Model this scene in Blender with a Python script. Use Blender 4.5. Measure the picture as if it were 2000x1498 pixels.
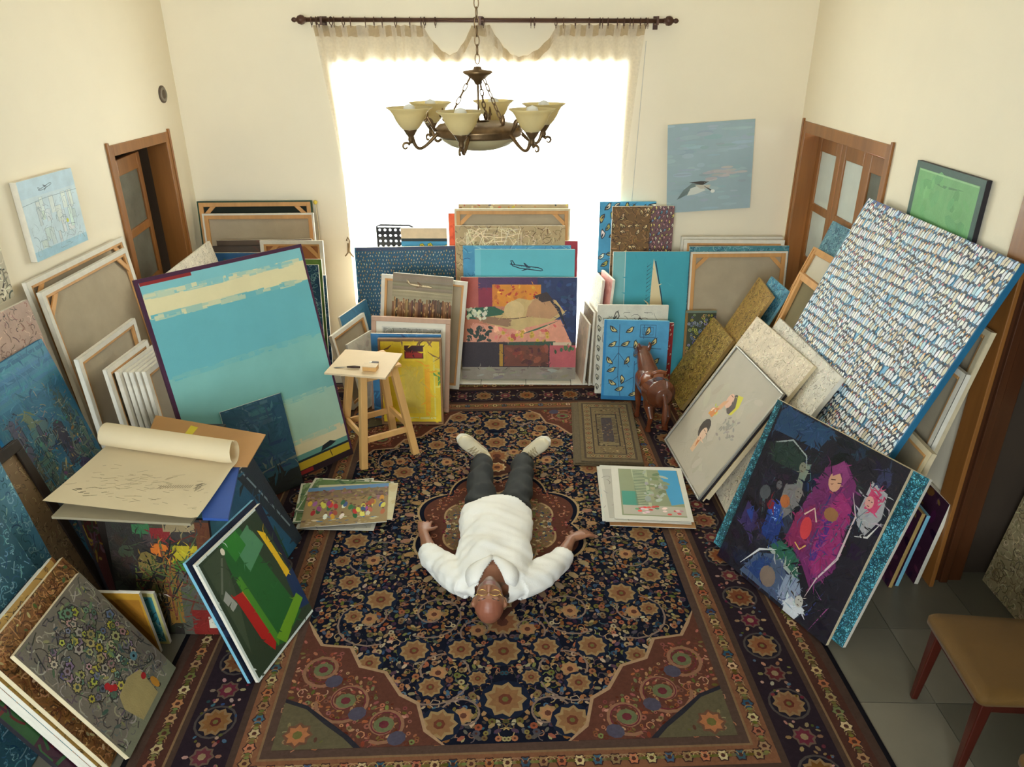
import bpy, bmesh, math, random
from math import sin, cos, pi, radians, sqrt
from mathutils import Vector, Matrix

# ------------------------------------------------------------------ scene, camera, sky, light, exposure
for o in list(bpy.data.objects):
    bpy.data.objects.remove(o)
SC = bpy.context.scene
COL = SC.collection
EXPOSURE = 0.0
SKY_STRENGTH = 24.0
PITCH, ROLL, YAW, CAM_H, F_PX = radians(24.7), radians(.2), radians(-1.2), 2.6, 1447.0

def camera_axes():
    f = Vector((sin(YAW) * cos(PITCH), cos(YAW) * cos(PITCH), -sin(PITCH)))
    r = Vector((cos(YAW), -sin(YAW), 0))
    d = f.cross(r)
    return r * cos(ROLL) + d * sin(ROLL), -r * sin(ROLL) + d * cos(ROLL), f
AX_R, AX_D, AX_F = camera_axes()
cam_data = bpy.data.cameras.new('camera')
cam_data.sensor_width = 36
cam_data.lens = F_PX / 2000 * 36
cam = bpy.data.objects.new('camera', cam_data)
COL.objects.link(cam)
m3 = Matrix((AX_R, -AX_D, -AX_F)).transposed().to_4x4()
m3.translation = (0, 0, CAM_H)
cam.matrix_world = m3
SC.camera = cam

def ray(px, py):
    return AX_R * ((px - 1000) / F_PX) + AX_D * ((py - 749) / F_PX) + AX_F
def on_z(px, py, z=0.0):
    d = ray(px, py)
    return Vector((0, 0, CAM_H)) + d * ((z - CAM_H) / d.z)
def on_y(px, py, y):
    d = ray(px, py)
    return Vector((0, 0, CAM_H)) + d * (y / d.y)

world = bpy.data.worlds.new('overcast sky')
SC.world = world
world.use_nodes = True
wn = world.node_tree.nodes
wn['Background'].inputs[0].default_value = (.955, .98, 1.02, 1)
wn['Background'].inputs[1].default_value = SKY_STRENGTH

def portal(name, loc, rot, sx, sy):
    l = bpy.data.lights.new(name, 'AREA')
    l.shape = 'RECTANGLE'
    l.size, l.size_y = sx, sy
    l.cycles.is_portal = True
    o = bpy.data.objects.new(name, l)
    COL.objects.link(o)
    o.location, o.rotation_euler = loc, rot
    return o
portal('daylight_portal_garden_window', (-.37, 6.40, 1.24), (radians(-90), 0, 0), 2.3, 2.46)
portal('daylight_portal_added_fill_window', (-1.15, -2.6, 2.2), (radians(90), 0, 0), 3.0, 2.2)  # guides sky light through the added window behind the camera

SC.view_settings.view_transform = 'Standard'
SC.view_settings.look = 'None'
SC.view_settings.gamma = 1
SC.view_settings.use_curve_mapping = False
SC.view_settings.exposure = EXPOSURE
SC.cycles.use_denoising = True
SC.cycles.max_bounces = 10
SC.cycles.diffuse_bounces = 6
SC.cycles.transparent_max_bounces = 16
SC.cycles.sample_clamp_indirect = 6

# ------------------------------------------------------------------ helpers
XL, XR, YB, ZC = -2.74, 2.14, 6.15, 3.35
rng = random.Random(7)
_lin = {}
def C(c):
    if c not in _lin:
        _lin[c] = tuple(((v / 255) / 12.92 if v <= 10.3 else (((v / 255) + .055) / 1.055) ** 2.4) for v in c) + (1.0,)
    return _lin[c]

_mats = {}
def mat(name, col=(200, 200, 200), rough=.6, var=.12, scale=6.0, bump=0.0, bscale=80.0, metal=0.0, stretch=None,
        attr=False, sheen=0.0, spec=.4, trans=0.0, coat=0.0):
    """a procedural material: noise-varied colour (or the face colours of a painted design) with fine relief"""
    if name in _mats:
        return _mats[name]
    m = bpy.data.materials.new(name)
    m.use_nodes = True
    nt = m.node_tree
    N, L = nt.nodes, nt.links
    p = N['Principled BSDF']
    tc = N.new('ShaderNodeTexCoord')
    mp = N.new('ShaderNodeMapping')
    L.new(tc.outputs['Object'], mp.inputs[0])
    if stretch:
        mp.inputs['Scale'].default_value = stretch
    nz = N.new('ShaderNodeTexNoise')
    nz.inputs['Scale'].default_value = scale
    nz.inputs['Detail'].default_value = 5
    nz.inputs['Roughness'].default_value = .6
    L.new(mp.outputs[0], nz.inputs['Vector'])
    mr = N.new('ShaderNodeMapRange')
    mr.inputs[1].default_value, mr.inputs[2].default_value = .25, .75
    mr.inputs[3].default_value, mr.inputs[4].default_value = 1 - var, 1 + var
    L.new(nz.outputs[0], mr.inputs[0])
    mx = N.new('ShaderNodeMix')
    mx.data_type, mx.blend_type = 'RGBA', 'MULTIPLY'
    mx.inputs[0].default_value = 1
    if attr:
        at = N.new('ShaderNodeAttribute')
        at.attribute_name = 'Col'
        L.new(at.outputs['Color'], mx.inputs[6])
    else:
        mx.inputs[6].default_value = C(col)
    L.new(mr.outputs[0], mx.inputs[7])
    L.new(mx.outputs[2], p.inputs['Base Color'])
    p.inputs['Roughness'].default_value = rough
    p.inputs['Metallic'].default_value = metal
    p.inputs['Specular IOR Level'].default_value = spec
    if sheen:
        p.inputs['Sheen Weight'].default_value = sheen
    if coat:
        p.inputs['Coat Weight'].default_value = coat
        p.inputs['Coat Roughness'].default_value = .15
    if bump:
        b = N.new('ShaderNodeBump')
        b.inputs['Strength'].default_value = bump
        b.inputs['Distance'].default_value = .004
        n2 = N.new('ShaderNodeTexNoise')
        n2.inputs['Scale'].default_value = bscale
        n2.inputs['Detail'].default_value = 3
        L.new(mp.outputs[0], n2.inputs['Vector'])
        L.new(n2.outputs[0], b.inputs['Height'])
        L.new(b.outputs[0], p.inputs['Normal'])
    if trans:
        out = [n for n in N if n.type == 'OUTPUT_MATERIAL'][0]
        tl = N.new('ShaderNodeBsdfTranslucent')
        L.new(mx.outputs[2], tl.inputs[0])
        ms = N.new('ShaderNodeMixShader')
        ms.inputs[0].default_value = trans
        L.new(p.outputs[0], ms.inputs[1])
        L.new(tl.outputs[0], ms.inputs[2])
        L.new(ms.outputs[0], out.inputs[0])
    _mats[name] = m
    return m

def wood(name, col, rough=.45, var=.28, axis=2, scale=14.0, coat=0.0):
    s = [1, 1, 1]
    s[axis] = .08
    return mat(name, col, rough, var, scale, .15, 40, stretch=tuple(s), coat=coat)

def sheer(name, col, opacity):
    m = bpy.data.materials.new(name)
    m.use_nodes = True
    nt = m.node_tree
    N, L = nt.nodes, nt.links
    for n in list(N):
        if n.type == 'BSDF_PRINCIPLED':
            N.remove(n)
    out = [n for n in N if n.type == 'OUTPUT_MATERIAL'][0]
    tr, df, tl = N.new('ShaderNodeBsdfTransparent'), N.new('ShaderNodeBsdfDiffuse'), N.new('ShaderNodeBsdfTranslucent')
    df.inputs[0].default_value = tl.inputs[0].default_value = C(col)
    a, b = N.new('ShaderNodeMixShader'), N.new('ShaderNodeMixShader')
    a.inputs[0].default_value = .55
    L.new(df.outputs[0], a.inputs[1]); L.new(tl.outputs[0], a.inputs[2])
    tc = N.new('ShaderNodeTexCoord')
    nz = N.new('ShaderNodeTexNoise')
    nz.inputs['Scale'].default_value = 60
    L.new(tc.outputs['Object'], nz.inputs['Vector'])
    mr = N.new('ShaderNodeMapRange')
    mr.inputs[3].default_value, mr.inputs[4].default_value = opacity - .12, opacity + .12
    L.new(nz.outputs[0], mr.inputs[0])
    L.new(mr.outputs[0], b.inputs[0])
    L.new(tr.outputs[0], b.inputs[1]); L.new(a.outputs[0], b.inputs[2])
    L.new(b.outputs[0], out.inputs[0])
    return m

def glass(name, tint=(235, 240, 240), gloss=.07):
    m = bpy.data.materials.new(name)
    m.use_nodes = True
    nt = m.node_tree
    N, L = nt.nodes, nt.links
    N.remove(N['Principled BSDF'])
    out = [n for n in N if n.type == 'OUTPUT_MATERIAL'][0]
    tr, gl, ms = N.new('ShaderNodeBsdfTransparent'), N.new('ShaderNodeBsdfGlossy'), N.new('ShaderNodeMixShader')
    tr.inputs[0].default_value = C(tint)
    gl.inputs['Roughness'].default_value = .05
    ms.inputs[0].default_value = gloss
    L.new(tr.outputs[0], ms.inputs[1]); L.new(gl.outputs[0], ms.inputs[2]); L.new(ms.outputs[0], out.inputs[0])
    return m

class MB:
    """collects boxes, tubes, lathes and polygons; build() links them as one mesh object"""
    def __init__(s):
        s.v, s.f, s.c, s.m = [], [], [], []
    def face(s, pts, col=None, mi=0):
        i = len(s.v)
        s.v += [tuple(p) for p in pts]
        s.f.append(tuple(range(i, i + len(pts))))
        s.c.append(col); s.m.append(mi)
    def mesh(s, vs, fs, col=None, mi=0):
        i = len(s.v)
        s.v += [tuple(p) for p in vs]
        for f in fs:
            s.f.append(tuple(i + k for k in f)); s.c.append(col); s.m.append(mi)
    def box(s, x0, x1, y0, y1, z0, z1, col=None, mi=0, M=None):
        vs = [(x, y, z) for z in (z0, z1) for y in (y0, y1) for x in (x0, x1)]
        if M is not None:
            vs = [M @ Vector(v) for v in vs]
        s.mesh(vs, [(0, 2, 3, 1), (4, 5, 7, 6), (0, 1, 5, 4), (2, 6, 7, 3), (0, 4, 6, 2), (1, 3, 7, 5)], col, mi)
    def bar(s, a, b, w, d, col=None, mi=0, up=(0, 0, 1), w2=None, d2=None):
        a, b = Vector(a), Vector(b)
        t = (b - a).normalized()
        u = Vector(up)
        if abs(t.dot(u)) > .95:
            u = Vector((1, 0, 0))
        x = t.cross(u).normalized(); y = x.cross(t).normalized()
        w2, d2 = w2 or w, d2 or d
        vs = [a + x * (i * w / 2) + y * (j * d / 2) for i, j in ((-1, -1), (1, -1), (1, 1), (-1, 1))]
        vs += [b + x * (i * w2 / 2) + y * (j * d2 / 2) for i, j in ((-1, -1), (1, -1), (1, 1), (-1, 1))]
        s.mesh(vs, [(0, 1, 2, 3)[::-1], (4, 5, 6, 7), (0, 1, 5, 4), (1, 2, 6, 5), (2, 3, 7, 6), (3, 0, 4, 7)], col, mi)
    def tube(s, pts, r, n=8, col=None, mi=0, closed=False, cap=True):
        pts = [Vector(p) for p in pts]
        rr = r if isinstance(r, (list, tuple)) else [r] * len(pts)
        k = len(pts)
        rings, prev = [], None
        for i, p in enumerate(pts):
            if closed:
                t = (pts[(i + 1) % k] - pts[i - 1]).normalized()
            else:
                t = (pts[min(i + 1, k - 1)] - pts[max(i - 1, 0)]).normalized()
            if prev is None:
                u = Vector((0, 0, 1)) if abs(t.z) < .9 else Vector((1, 0, 0))
                prev = t.cross(u).normalized()
            x = (prev - t * prev.dot(t)).normalized(); y = t.cross(x)
            prev = x
            rings.append([p + (x * cos(2 * pi * j / n) + y * sin(2 * pi * j / n)) * rr[i] for j in range(n)])
        vs = [v for q in rings for v in q]
        fs = []
        for i in range(k if closed else k - 1):
            i2 = (i + 1) % k
            fs += [(i * n + j, i * n + (j + 1) % n, i2 * n + (j + 1) % n, i2 * n + j) for j in range(n)]
        if cap and not closed:
            fs += [tuple(range(n))[::-1], tuple((k - 1) * n + j for j in range(n))]
        s.mesh(vs, fs, col, mi)
    def lathe(s, prof, n=24, origin=(0, 0, 0), col=None, mi=0):
        ox, oy, oz = origin
        vs = [(ox + r * cos(2 * pi * j / n), oy + r * sin(2 * pi * j / n), oz + z) for r, z in prof for j in range(n)]
        fs = [(i * n + j, i * n + (j + 1) % n, (i + 1) * n + (j + 1) % n, (i + 1) * n + j) for i in range(len(prof) - 1) for j in range(n)]
        s.mesh(vs, fs, col, mi)
    def build(s, name, mats, parent=None, smooth=False):
        me = bpy.data.meshes.new(name)
        me.from_pydata(s.v, [], s.f)
        if not isinstance(mats, (list, tuple)):
            mats = [mats]
        for m in mats:
            me.materials.append(m)
        if any(s.m):
            me.polygons.foreach_set('material_index', s.m)
        if any(c is not None for c in s.c):
            ca = me.color_attributes.new('Col', 'FLOAT_COLOR', 'CORNER')
            buf = []
            for f, c in zip(s.f, s.c):
                buf += list(C(c) if c is not None else (1, 1, 1, 1)) * len(f)
            ca.data.foreach_set('color', buf)
        if smooth:
            me.polygons.foreach_set('use_smooth', [True] * len(s.f))
        me.update()
        o = bpy.data.objects.new(name, me)
        COL.objects.link(o)
        if parent is not None:
            o.parent = parent
        return o

def tag(o, label=None, cat=None, group=None, kind=None):
    if label: o['label'] = label
    if cat: o['category'] = cat
    if group: o['group'] = group
    if kind: o['kind'] = kind
    return o
def empty(name, loc=(0, 0, 0), rz=0.0):
    o = bpy.data.objects.new(name, None)
    o.empty_display_size = .1
    COL.objects.link(o)
    o.location = loc
    o.rotation_euler = (0, 0, rz)
    return o
def share(src, name, parent=None, loc=(0, 0, 0)):
    o = bpy.data.objects.new(name, src.data)
    COL.objects.link(o)
    o.parent = parent
    o.location = loc
    return o
def bevel(o, w=.004, seg=2):
    b = o.modifiers.new('bevel', 'BEVEL')
    b.width, b.segments, b.limit_method = w, seg, 'ANGLE'
    return o

PAINT = mat('oil paint', rough=.5, var=.16, scale=9, bump=.35, bscale=140, attr=True)
FLATPAINT = mat('flat acrylic paint', rough=.55, var=.06, scale=5, bump=.1, bscale=200, attr=True)
PRINT = mat('printed paper', rough=.6, var=.04, scale=8, attr=True)
WHITE_EDGE = mat('primed canvas', (222, 214, 198), .8, .08, 20, .2, 300)
CREAM_EDGE = mat('raw cream canvas', (214, 196, 160), .8, .1, 20, .2, 300)
DARK_EDGE = mat('dark painted edge', (34, 30, 36), .6, .2, 10)
LINEN = mat('canvas back', (176, 160, 134), .9, .09, 5, .25, 260)
PINE = wood('pine stretcher wood', (206, 152, 92), .55, .16)
# ------------------------------------------------------------------ the room
WALL = mat('cream wall paint', (241, 229, 204), .75, .035, 1.2, .12, 60)
CEIL = mat('white ceiling paint', (244, 238, 224), .8, .03, 1)
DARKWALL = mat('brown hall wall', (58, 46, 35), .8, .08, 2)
GROUT = mat('dark grout', (70, 64, 54), .9, .1, 12)
TILE = [mat('grey floor tile %d' % i, c, .35, .12, 3, .1, 30) for i, c in enumerate([(104, 98, 84), (94, 89, 76), (114, 107, 92)])]
DOORWOOD = wood('door wood', (146, 94, 44), .4, .3, 2, 10, coat=.2)
DARKWOOD = wood('dark varnished wood', (74, 40, 20), .35, .3, 2, 10, coat=.3)
def struct(o):
    o['kind'] = 'structure'
    return o

b = MB(); b.box(-4.2, 4.2, -2.9, 6.6, -.16, -.022)
floor = struct(b.build('floor', GROUT))
b = MB(); b.box(0, .446, 0, .446, -.022, 0)
tile0 = None
for i in range(-7, 9):
    for j in range(-6, 14):
        x, y = -.02 + i * .45, .12 + j * .45
        if x < -2.9 or x > 3.9 or y > 6.0:
            continue
        if tile0 is None:
            tile0 = b.build('floor_tile', TILE[0], floor)
            variants = [tile0]
            for k in (1, 2):
                bb = MB(); bb.box(0, .446, 0, .446, -.022, 0)
                variants.append(bb.build('floor_tile', TILE[k], floor))
            tile0.location = (x, y, 0)
            n_used = 1
            continue
        if n_used < 3:
            variants[n_used].location = (x, y, 0); n_used += 1
            continue
        share(rng.choice(variants), 'floor_tile', floor, (x, y, 0))
b = MB(); b.box(-4.2, 4.2, -2.9, 6.6, ZC, ZC + .1)
struct(b.build('ceiling', CEIL))

def wall_with_hole(name, axis, p0, p1, a0, a1, holes, m):
    """a wall slab from p0 to p1 across, a0..a1 along, with rectangular openings (u0,u1,z0,z1)"""
    b = MB()
    def slab(u0, u1, z0, z1):
        if u1 - u0 < 1e-4 or z1 - z0 < 1e-4:
            return
        if axis == 'y':
            b.box(p0, p1, u0, u1, z0, z1)
        else:
            b.box(u0, u1, p0, p1, z0, z1)
    u = a0
    for u0, u1, z0, z1 in sorted(holes):
        slab(u, u0, 0, ZC); slab(u0, u1, 0, z0); slab(u0, u1, z1, ZC)
        u = u1
    slab(u, a1, 0, ZC)
    return struct(b.build(name, m))
DL = (4.975, 5.856, 0, 1.996)
DR = (4.558, 6.069, 0, 2.047)
WIN = (-1.49, .745, .02, 2.46)
wall_with_hole('wall_left', 'y', XL - .16, XL, 1.7, YB + .16, [DL], WALL)
wall_with_hole('wall_left_rear', 'y', XL - .16, XL, -2.7, 1.7, [], DARKWALL)  # out of view; coloured dark to cut light bounced into the foreground
wall_with_hole('wall_right', 'y', XR, XR + .16, 3.225, YB + .16, [DR], WALL)
wall_with_hole('wall_back', 'x', YB, YB + .16, XL, XR, [WIN], WALL)
wall_with_hole('wall_rear', 'x', -2.7, -2.54, XL - .16, 4.1, [(-2.65, .35, 1.1, 3.3)], DARKWALL)  # out of view: dark to cut bounce, opening added for fill light
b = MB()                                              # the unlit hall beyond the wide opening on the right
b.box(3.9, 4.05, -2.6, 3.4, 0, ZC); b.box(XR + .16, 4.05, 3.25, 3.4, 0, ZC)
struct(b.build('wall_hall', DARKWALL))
b = MB()
b.box(XR - .001, XR + .16, -2.54, 3.225, 2.55, ZC)
struct(b.build('wall_lintel', WALL))
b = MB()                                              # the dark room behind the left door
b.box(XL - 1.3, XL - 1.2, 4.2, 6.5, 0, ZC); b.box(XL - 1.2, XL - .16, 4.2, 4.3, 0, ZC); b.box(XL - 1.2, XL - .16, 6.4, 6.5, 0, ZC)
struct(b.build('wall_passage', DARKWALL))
# wooden lining of the right-hand opening
t = struct(empty('trim_1', (XR, 3.2, 0)))
def part_box(name, m, parent, *bx, bev=.004):
    b = MB(); b.box(*bx)
    o = b.build(name, m, parent)
    if bev: bevel(o, bev)
    return o
part_box('architrave', DOORWOOD, t, -.022, 0, -.075, .05, 0, 2.55)
part_box('jamb_lining', DARKWOOD, t, 0, .17, -.02, .024, 0, 2.55)
part_box('jamb_stop', DARKWOOD, t, .05, .09, -.04, -.02, 0, 2.55)

# threshold of white marble below the garden window
t = struct(empty('trim_2', (0, 0, 0)))
SILL = mat('white marble', (226, 218, 200), .3, .06, 6)
for k in range(6):
    part_box('threshold_slab', SILL, t, -1.5 + k * .375, -1.5 + k * .375 + .371, 5.615, 6.3, 0, .019, bev=.003)

# garden window: wooden frame round the opening and one glazed leaf
w = struct(empty('window_1', (0, YB, 0)))
GLASS = glass('window glass')
for nm, bx in (('frame_post', (WIN[0] - .05, WIN[0] + .004, .161, .22, .02, 2.5)), ('frame_post', (WIN[1] - .035, WIN[1] + .05, .161, .22, .02, 2.5)),
               ('frame_head', (WIN[0] + .004, WIN[1] - .035, .161, .22, 2.45, 2.5)), ('frame_sill', (WIN[0] + .004, WIN[1] - .035, .161, .22, .02, .07))):
    part_box(nm, DOORWOOD, w, *bx)
part_box('pane', GLASS, w, WIN[0] + .004, WIN[1] - .035, .185, .193, .07, 2.45, bev=0)
w = struct(empty('added_fill_window', (0, -2.62, 0)))  # added window, never in view, sized to let in fill light
for nm, bx in (('frame_post', (-2.65, -2.59, -.03, .03, 1.1, 3.3)), ('frame_post', (.29, .35, -.03, .03, 1.1, 3.3)),
               ('frame_head', (-2.59, .29, -.03, .03, 3.24, 3.3)), ('frame_sill', (-2.59, .29, -.03, .03, 1.1, 1.16))):
    part_box(nm, DOORWOOD, w, *bx)
part_box('pane', GLASS, w, -2.59, .29, -.004, .004, 1.16, 3.24, bev=0)
FROST = mat('frosted glass', (206, 212, 204), .35, .1, 4, .2, 90, trans=.03)
DIMGLASS = mat('dim textured glass', (104, 104, 92), .25, .25, 6, .3, 80)
def door_leaf(root, width, height, rows, m_wood, m_pane, T=.035, stile=.075, cols=1):
    leaf = MB()
    for x0, x1 in ((0, stile), (width - stile, width)):
        leaf.box(x0, x1, -T / 2, T / 2, .01, height)
    cw = (width - stile) / cols
    zs = [.01 + (height - .01 - .11) * k / rows for k in range(rows + 1)]
    leaf.box(stile, width - stile, -T / 2, T / 2, .01, .16)
    leaf.box(stile, width - stile, -T / 2, T / 2, height - .11, height)
    for c in range(1, cols):
        leaf.box(c * cw, c * cw + stile * .8, -T / 2, T / 2, .16, height - .11)
    hz = (height - .27) / rows
    for k in range(1, rows):
        leaf.box(stile, width - stile, -T / 2, T / 2, .16 + k * hz - .03, .16 + k * hz + .03)
    lf = leaf.build('leaf', m_wood, root)
    bevel(lf, .005)
    for c in range(cols):
        x0 = stile if c == 0 else c * cw + stile * .8
        x1 = (c + 1) * cw if c < cols - 1 else width - stile
        for k in range(rows):
            p = MB()
            p.box(x0 - .006, x1 + .006, -.004, .004, .16 + k * hz + (.024 if k else -.006), .16 + (k + 1) * hz - (.024 if k < rows - 1 else -.006))
            p.build('pane', m_pane, lf)
    return lf
# left door: frame in the wall, glazed leaf standing ajar into the dark passage
d = struct(empty('door_1', (XL, 0, 0)))
for nm, bx in (('jamb', (-.15, .012, DL[0], DL[0] + .055, 0, DL[3])), ('jamb', (-.15, .012, DL[1] - .055, DL[1], 0, DL[3])),
               ('head', (-.15, .012, DL[0] + .055, DL[1] - .055, DL[3] - .07, DL[3])),
               ('architrave', (0, .02, DL[0] - .02, DL[0], 0, DL[3] + .02)), ('architrave', (0, .02, DL[1], DL[1] + .02, 0, DL[3] + .02))):
    part_box(nm, DOORWOOD, d, *bx)
lf = door_leaf(d, .56, 1.88, 4, DOORWOOD, DIMGLASS)
lf.location = (-.07, DL[0] + .12, 0)
lf.rotation_euler = (0, 0, radians(90 + 9))
# right door: folding leaves with frosted panes set back in the frame
d = struct(empty('door_2', (XR, 0, 0)))
for nm, bx in (('jamb', (-.012, .15, DR[0], DR[0] + .055, 0, DR[3])), ('jamb', (-.012, .15, DR[1] - .055, DR[1], 0, DR[3])),
               ('head', (-.012, .15, DR[0] + .055, DR[1] - .055, DR[3] - .08, DR[3])),
               ('architrave', (-.02, 0, DR[0] - .02, DR[0], 0, DR[3] + .02)), ('architrave', (-.02, 0, DR[1], DR[1] + .02, 0, DR[3] + .02))):
    part_box(nm, DOORWOOD, d, *bx)
for k, (y0, wd, ang, dx) in enumerate(((DR[1] - .06, .46, -90, .12), (DR[1] - .53, .46, -90, .12), (DR[0] + .42, .36, -90, .06))):
    lf = door_leaf(d, wd, 1.95, 4, DOORWOOD, FROST if k < 2 else DIMGLASS)
    lf.location = (dx, y0, 0)
    lf.rotation_euler = (0, 0, radians(ang))
# ------------------------------------------------------------------ the big knotted rug (local metres, centre at the medallion)
PILE = mat('wool pile', rough=1.0, var=.16, scale=60, bump=.35, bscale=420, attr=True, spec=.05)
class Art:
    """flat painted or woven shapes, layered in drawing order; unit 'm' (metres) or 'f' (fractions of w and h), clipped to the sheet"""
    def __init__(s, w, h, unit='f', bg=None):
        s.w, s.h = w, h
        s.k = (w, h) if unit == 'f' else (1, 1)
        s.p = []
        if bg: s.p.append(([(0, 0), (w, 0), (w, h), (0, h)], bg))
    def poly(s, pts, col):
        kx, ky = s.k
        w, h = s.w, s.h
        s.p.append(([(min(max(x * kx, 0), w), min(max(y * ky, 0), h)) for x, y in pts], col))
    def rect(s, x0, y0, x1, y1, col):
        s.poly([(x0, y0), (x1, y0), (x1, y1), (x0, y1)], col)
    def ell(s, cx, cy, rx, ry, col, rot=0.0, n=9, ph=0.0):
        kx, ky = s.k
        c, q = cos(rot), sin(rot)
        out = []
        for i in range(n):
            a = 2 * pi * i / n + ph
            ex, ey = rx * cos(a), ry * sin(a)
            out.append((cx + (ex * c - ey * q) / (1 if kx == 1 and ky == 1 else 1), cy + ex * q + ey * c))
        s.poly(out, col)
    def mell(s, cx, cy, rx, ry, col, rot=0.0, n=9):
        """ellipse with radii in metres, centre in the sheet's unit"""
        kx, ky = s.k
        c, q = cos(rot), sin(rot)
        s.poly([(cx + (rx * cos(2 * pi * i / n) * c - ry * sin(2 * pi * i / n) * q) / kx,
                 cy + (rx * cos(2 * pi * i / n) * q + ry * sin(2 * pi * i / n) * c) / ky) for i in range(n)], col)
    def line(s, pts, wd, col, taper=False):
        """a stroke, width in metres"""
        kx, ky = s.k
        P = [(x * kx, y * ky) for x, y in pts]
        n = len(P)
        L, R = [], []
        for i in range(n):
            a, b = P[max(i - 1, 0)], P[min(i + 1, n - 1)]
            dx, dy = b[0] - a[0], b[1] - a[1]
            l = sqrt(dx * dx + dy * dy) or 1e-6
            wv = wd / 2 * ((1 - .85 * abs(2 * i / (n - 1) - 1)) if taper else 1)
            L.append((P[i][0] - dy / l * wv, P[i][1] + dx / l * wv)); R.append((P[i][0] + dy / l * wv, P[i][1] - dx / l * wv))
        w, h = s.w, s.h
        cl = lambda p: (min(max(p[0], 0), w), min(max(p[1], 0), h))
        s.p.append(([[cl(L[i]), cl(R[i]), cl(R[i + 1]), cl(L[i + 1])] for i in range(n - 1)], col))
    def flower(s, cx, cy, r, col, mid, rim=None, n=8, rot=0.0):
        if rim: s.poly([(cx + cos(2 * pi * i / (2 * n) + rot) * r * (1.28 if i % 2 == 0 else 1.02) / s.k[0], cy + sin(2 * pi * i / (2 * n) + rot) * r * (1.28 if i % 2 == 0 else 1.02) / s.k[1]) for i in range(2 * n)], rim)
        s.poly([(cx + cos(2 * pi * i / (2 * n) + rot) * r * (1.05 if i % 2 == 0 else .74) / s.k[0], cy + sin(2 * pi * i / (2 * n) + rot) * r * (1.05 if i % 2 == 0 else .74) / s.k[1]) for i in range(2 * n)], col)
        s.mell(cx, cy, r * .42, r * .42, mid, n=7)
    def brushwork(s, n, size, seed, ja=14, skip=0):
        """break the flat areas up into visible strokes of nearly the same colour"""
        r = random.Random(seed)
        base = s.p[skip:]
        boxes = [(min(q[0] for q in P), max(q[0] for q in P), min(q[1] for q in P), max(q[1] for q in P), P, c) for P, c in base if not isinstance(P[0], list)]
        ang = r.random() * 3
        for k in range(n):
            x, y = r.random() * s.w, r.random() * s.h
            for x0, x1, y0, y1, P, c in reversed(boxes):
                if x0 <= x <= x1 and y0 <= y <= y1:
                    ins, j = False, len(P) - 1
                    for i in range(len(P)):
                        if (P[i][1] > y) != (P[j][1] > y) and x < (P[j][0] - P[i][0]) * (y - P[i][1]) / (P[j][1] - P[i][1] + 1e-12) + P[i][0]: ins = not ins
                        j = i
                    if ins:
                        ang += r.uniform(-.9, .9)
                        l = size * r.uniform(.5, 1.5)
                        d = r.uniform(-.7, .7)
                        s.line([(x / s.k[0], y / s.k[1]), ((x + l * cos(ang)) / s.k[0], (y + l * sin(ang)) / s.k[1]), ((x + l * cos(ang) + l * cos(ang + d)) / s.k[0], (y + l * sin(ang) + l * sin(ang + d)) / s.k[1])], size * r.uniform(.2, .5), jit(c, ja, r), True)
                        break
    def build(s, name, m, parent=None, flat=False, off=(0, 0), base=.0006, step=2.2e-5):
        b = MB()
        cell = .009
        top = {}
        for i, (pts, col) in enumerate(s.p):
            polys = pts if isinstance(pts[0], list) else [pts]
            ks = set()
            for q in polys:
                xs, ys = [v[0] for v in q], [v[1] for v in q]
                ks.update((u, v) for u in range(int(min(xs) / cell), int(max(xs) / cell) + 1) for v in range(int(min(ys) / cell), int(max(ys) / cell) + 1))
            lay = 1 + max(top.get(k, 0) for k in ks)
            for k in ks: top[k] = lay
            e = base + lay * step
            for q in polys:
                if flat: b.face([(x + off[0], y + off[1], e) for x, y in q], col)
                else: b.face([(x + off[0], -e, y + off[1]) for x, y in q], col)
        return b.build(name, m, parent)
def jit(c, a=14, r=rng):
    d = r.randint(-a, a)
    return tuple(min(255, max(0, v + d + r.randint(-a // 2, a // 2))) for v in c)
def arc(cx, cy, r, a0, a1, n=10, k=1.0):
    return [(cx + r * cos(a0 + (a1 - a0) * i / n) * (k ** i), cy + r * sin(a0 + (a1 - a0) * i / n) * (k ** i)) for i in range(n + 1)]
def spiral(cx, cy, r0, r1, a0, turns, n=22, sx=1):
    return [(cx + sx * (r0 + (r1 - r0) * i / n) * cos(a0 + 2 * pi * turns * i / n), cy + (r0 + (r1 - r0) * i / n) * sin(a0 + 2 * pi * turns * i / n)) for i in range(n + 1)]

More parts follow.
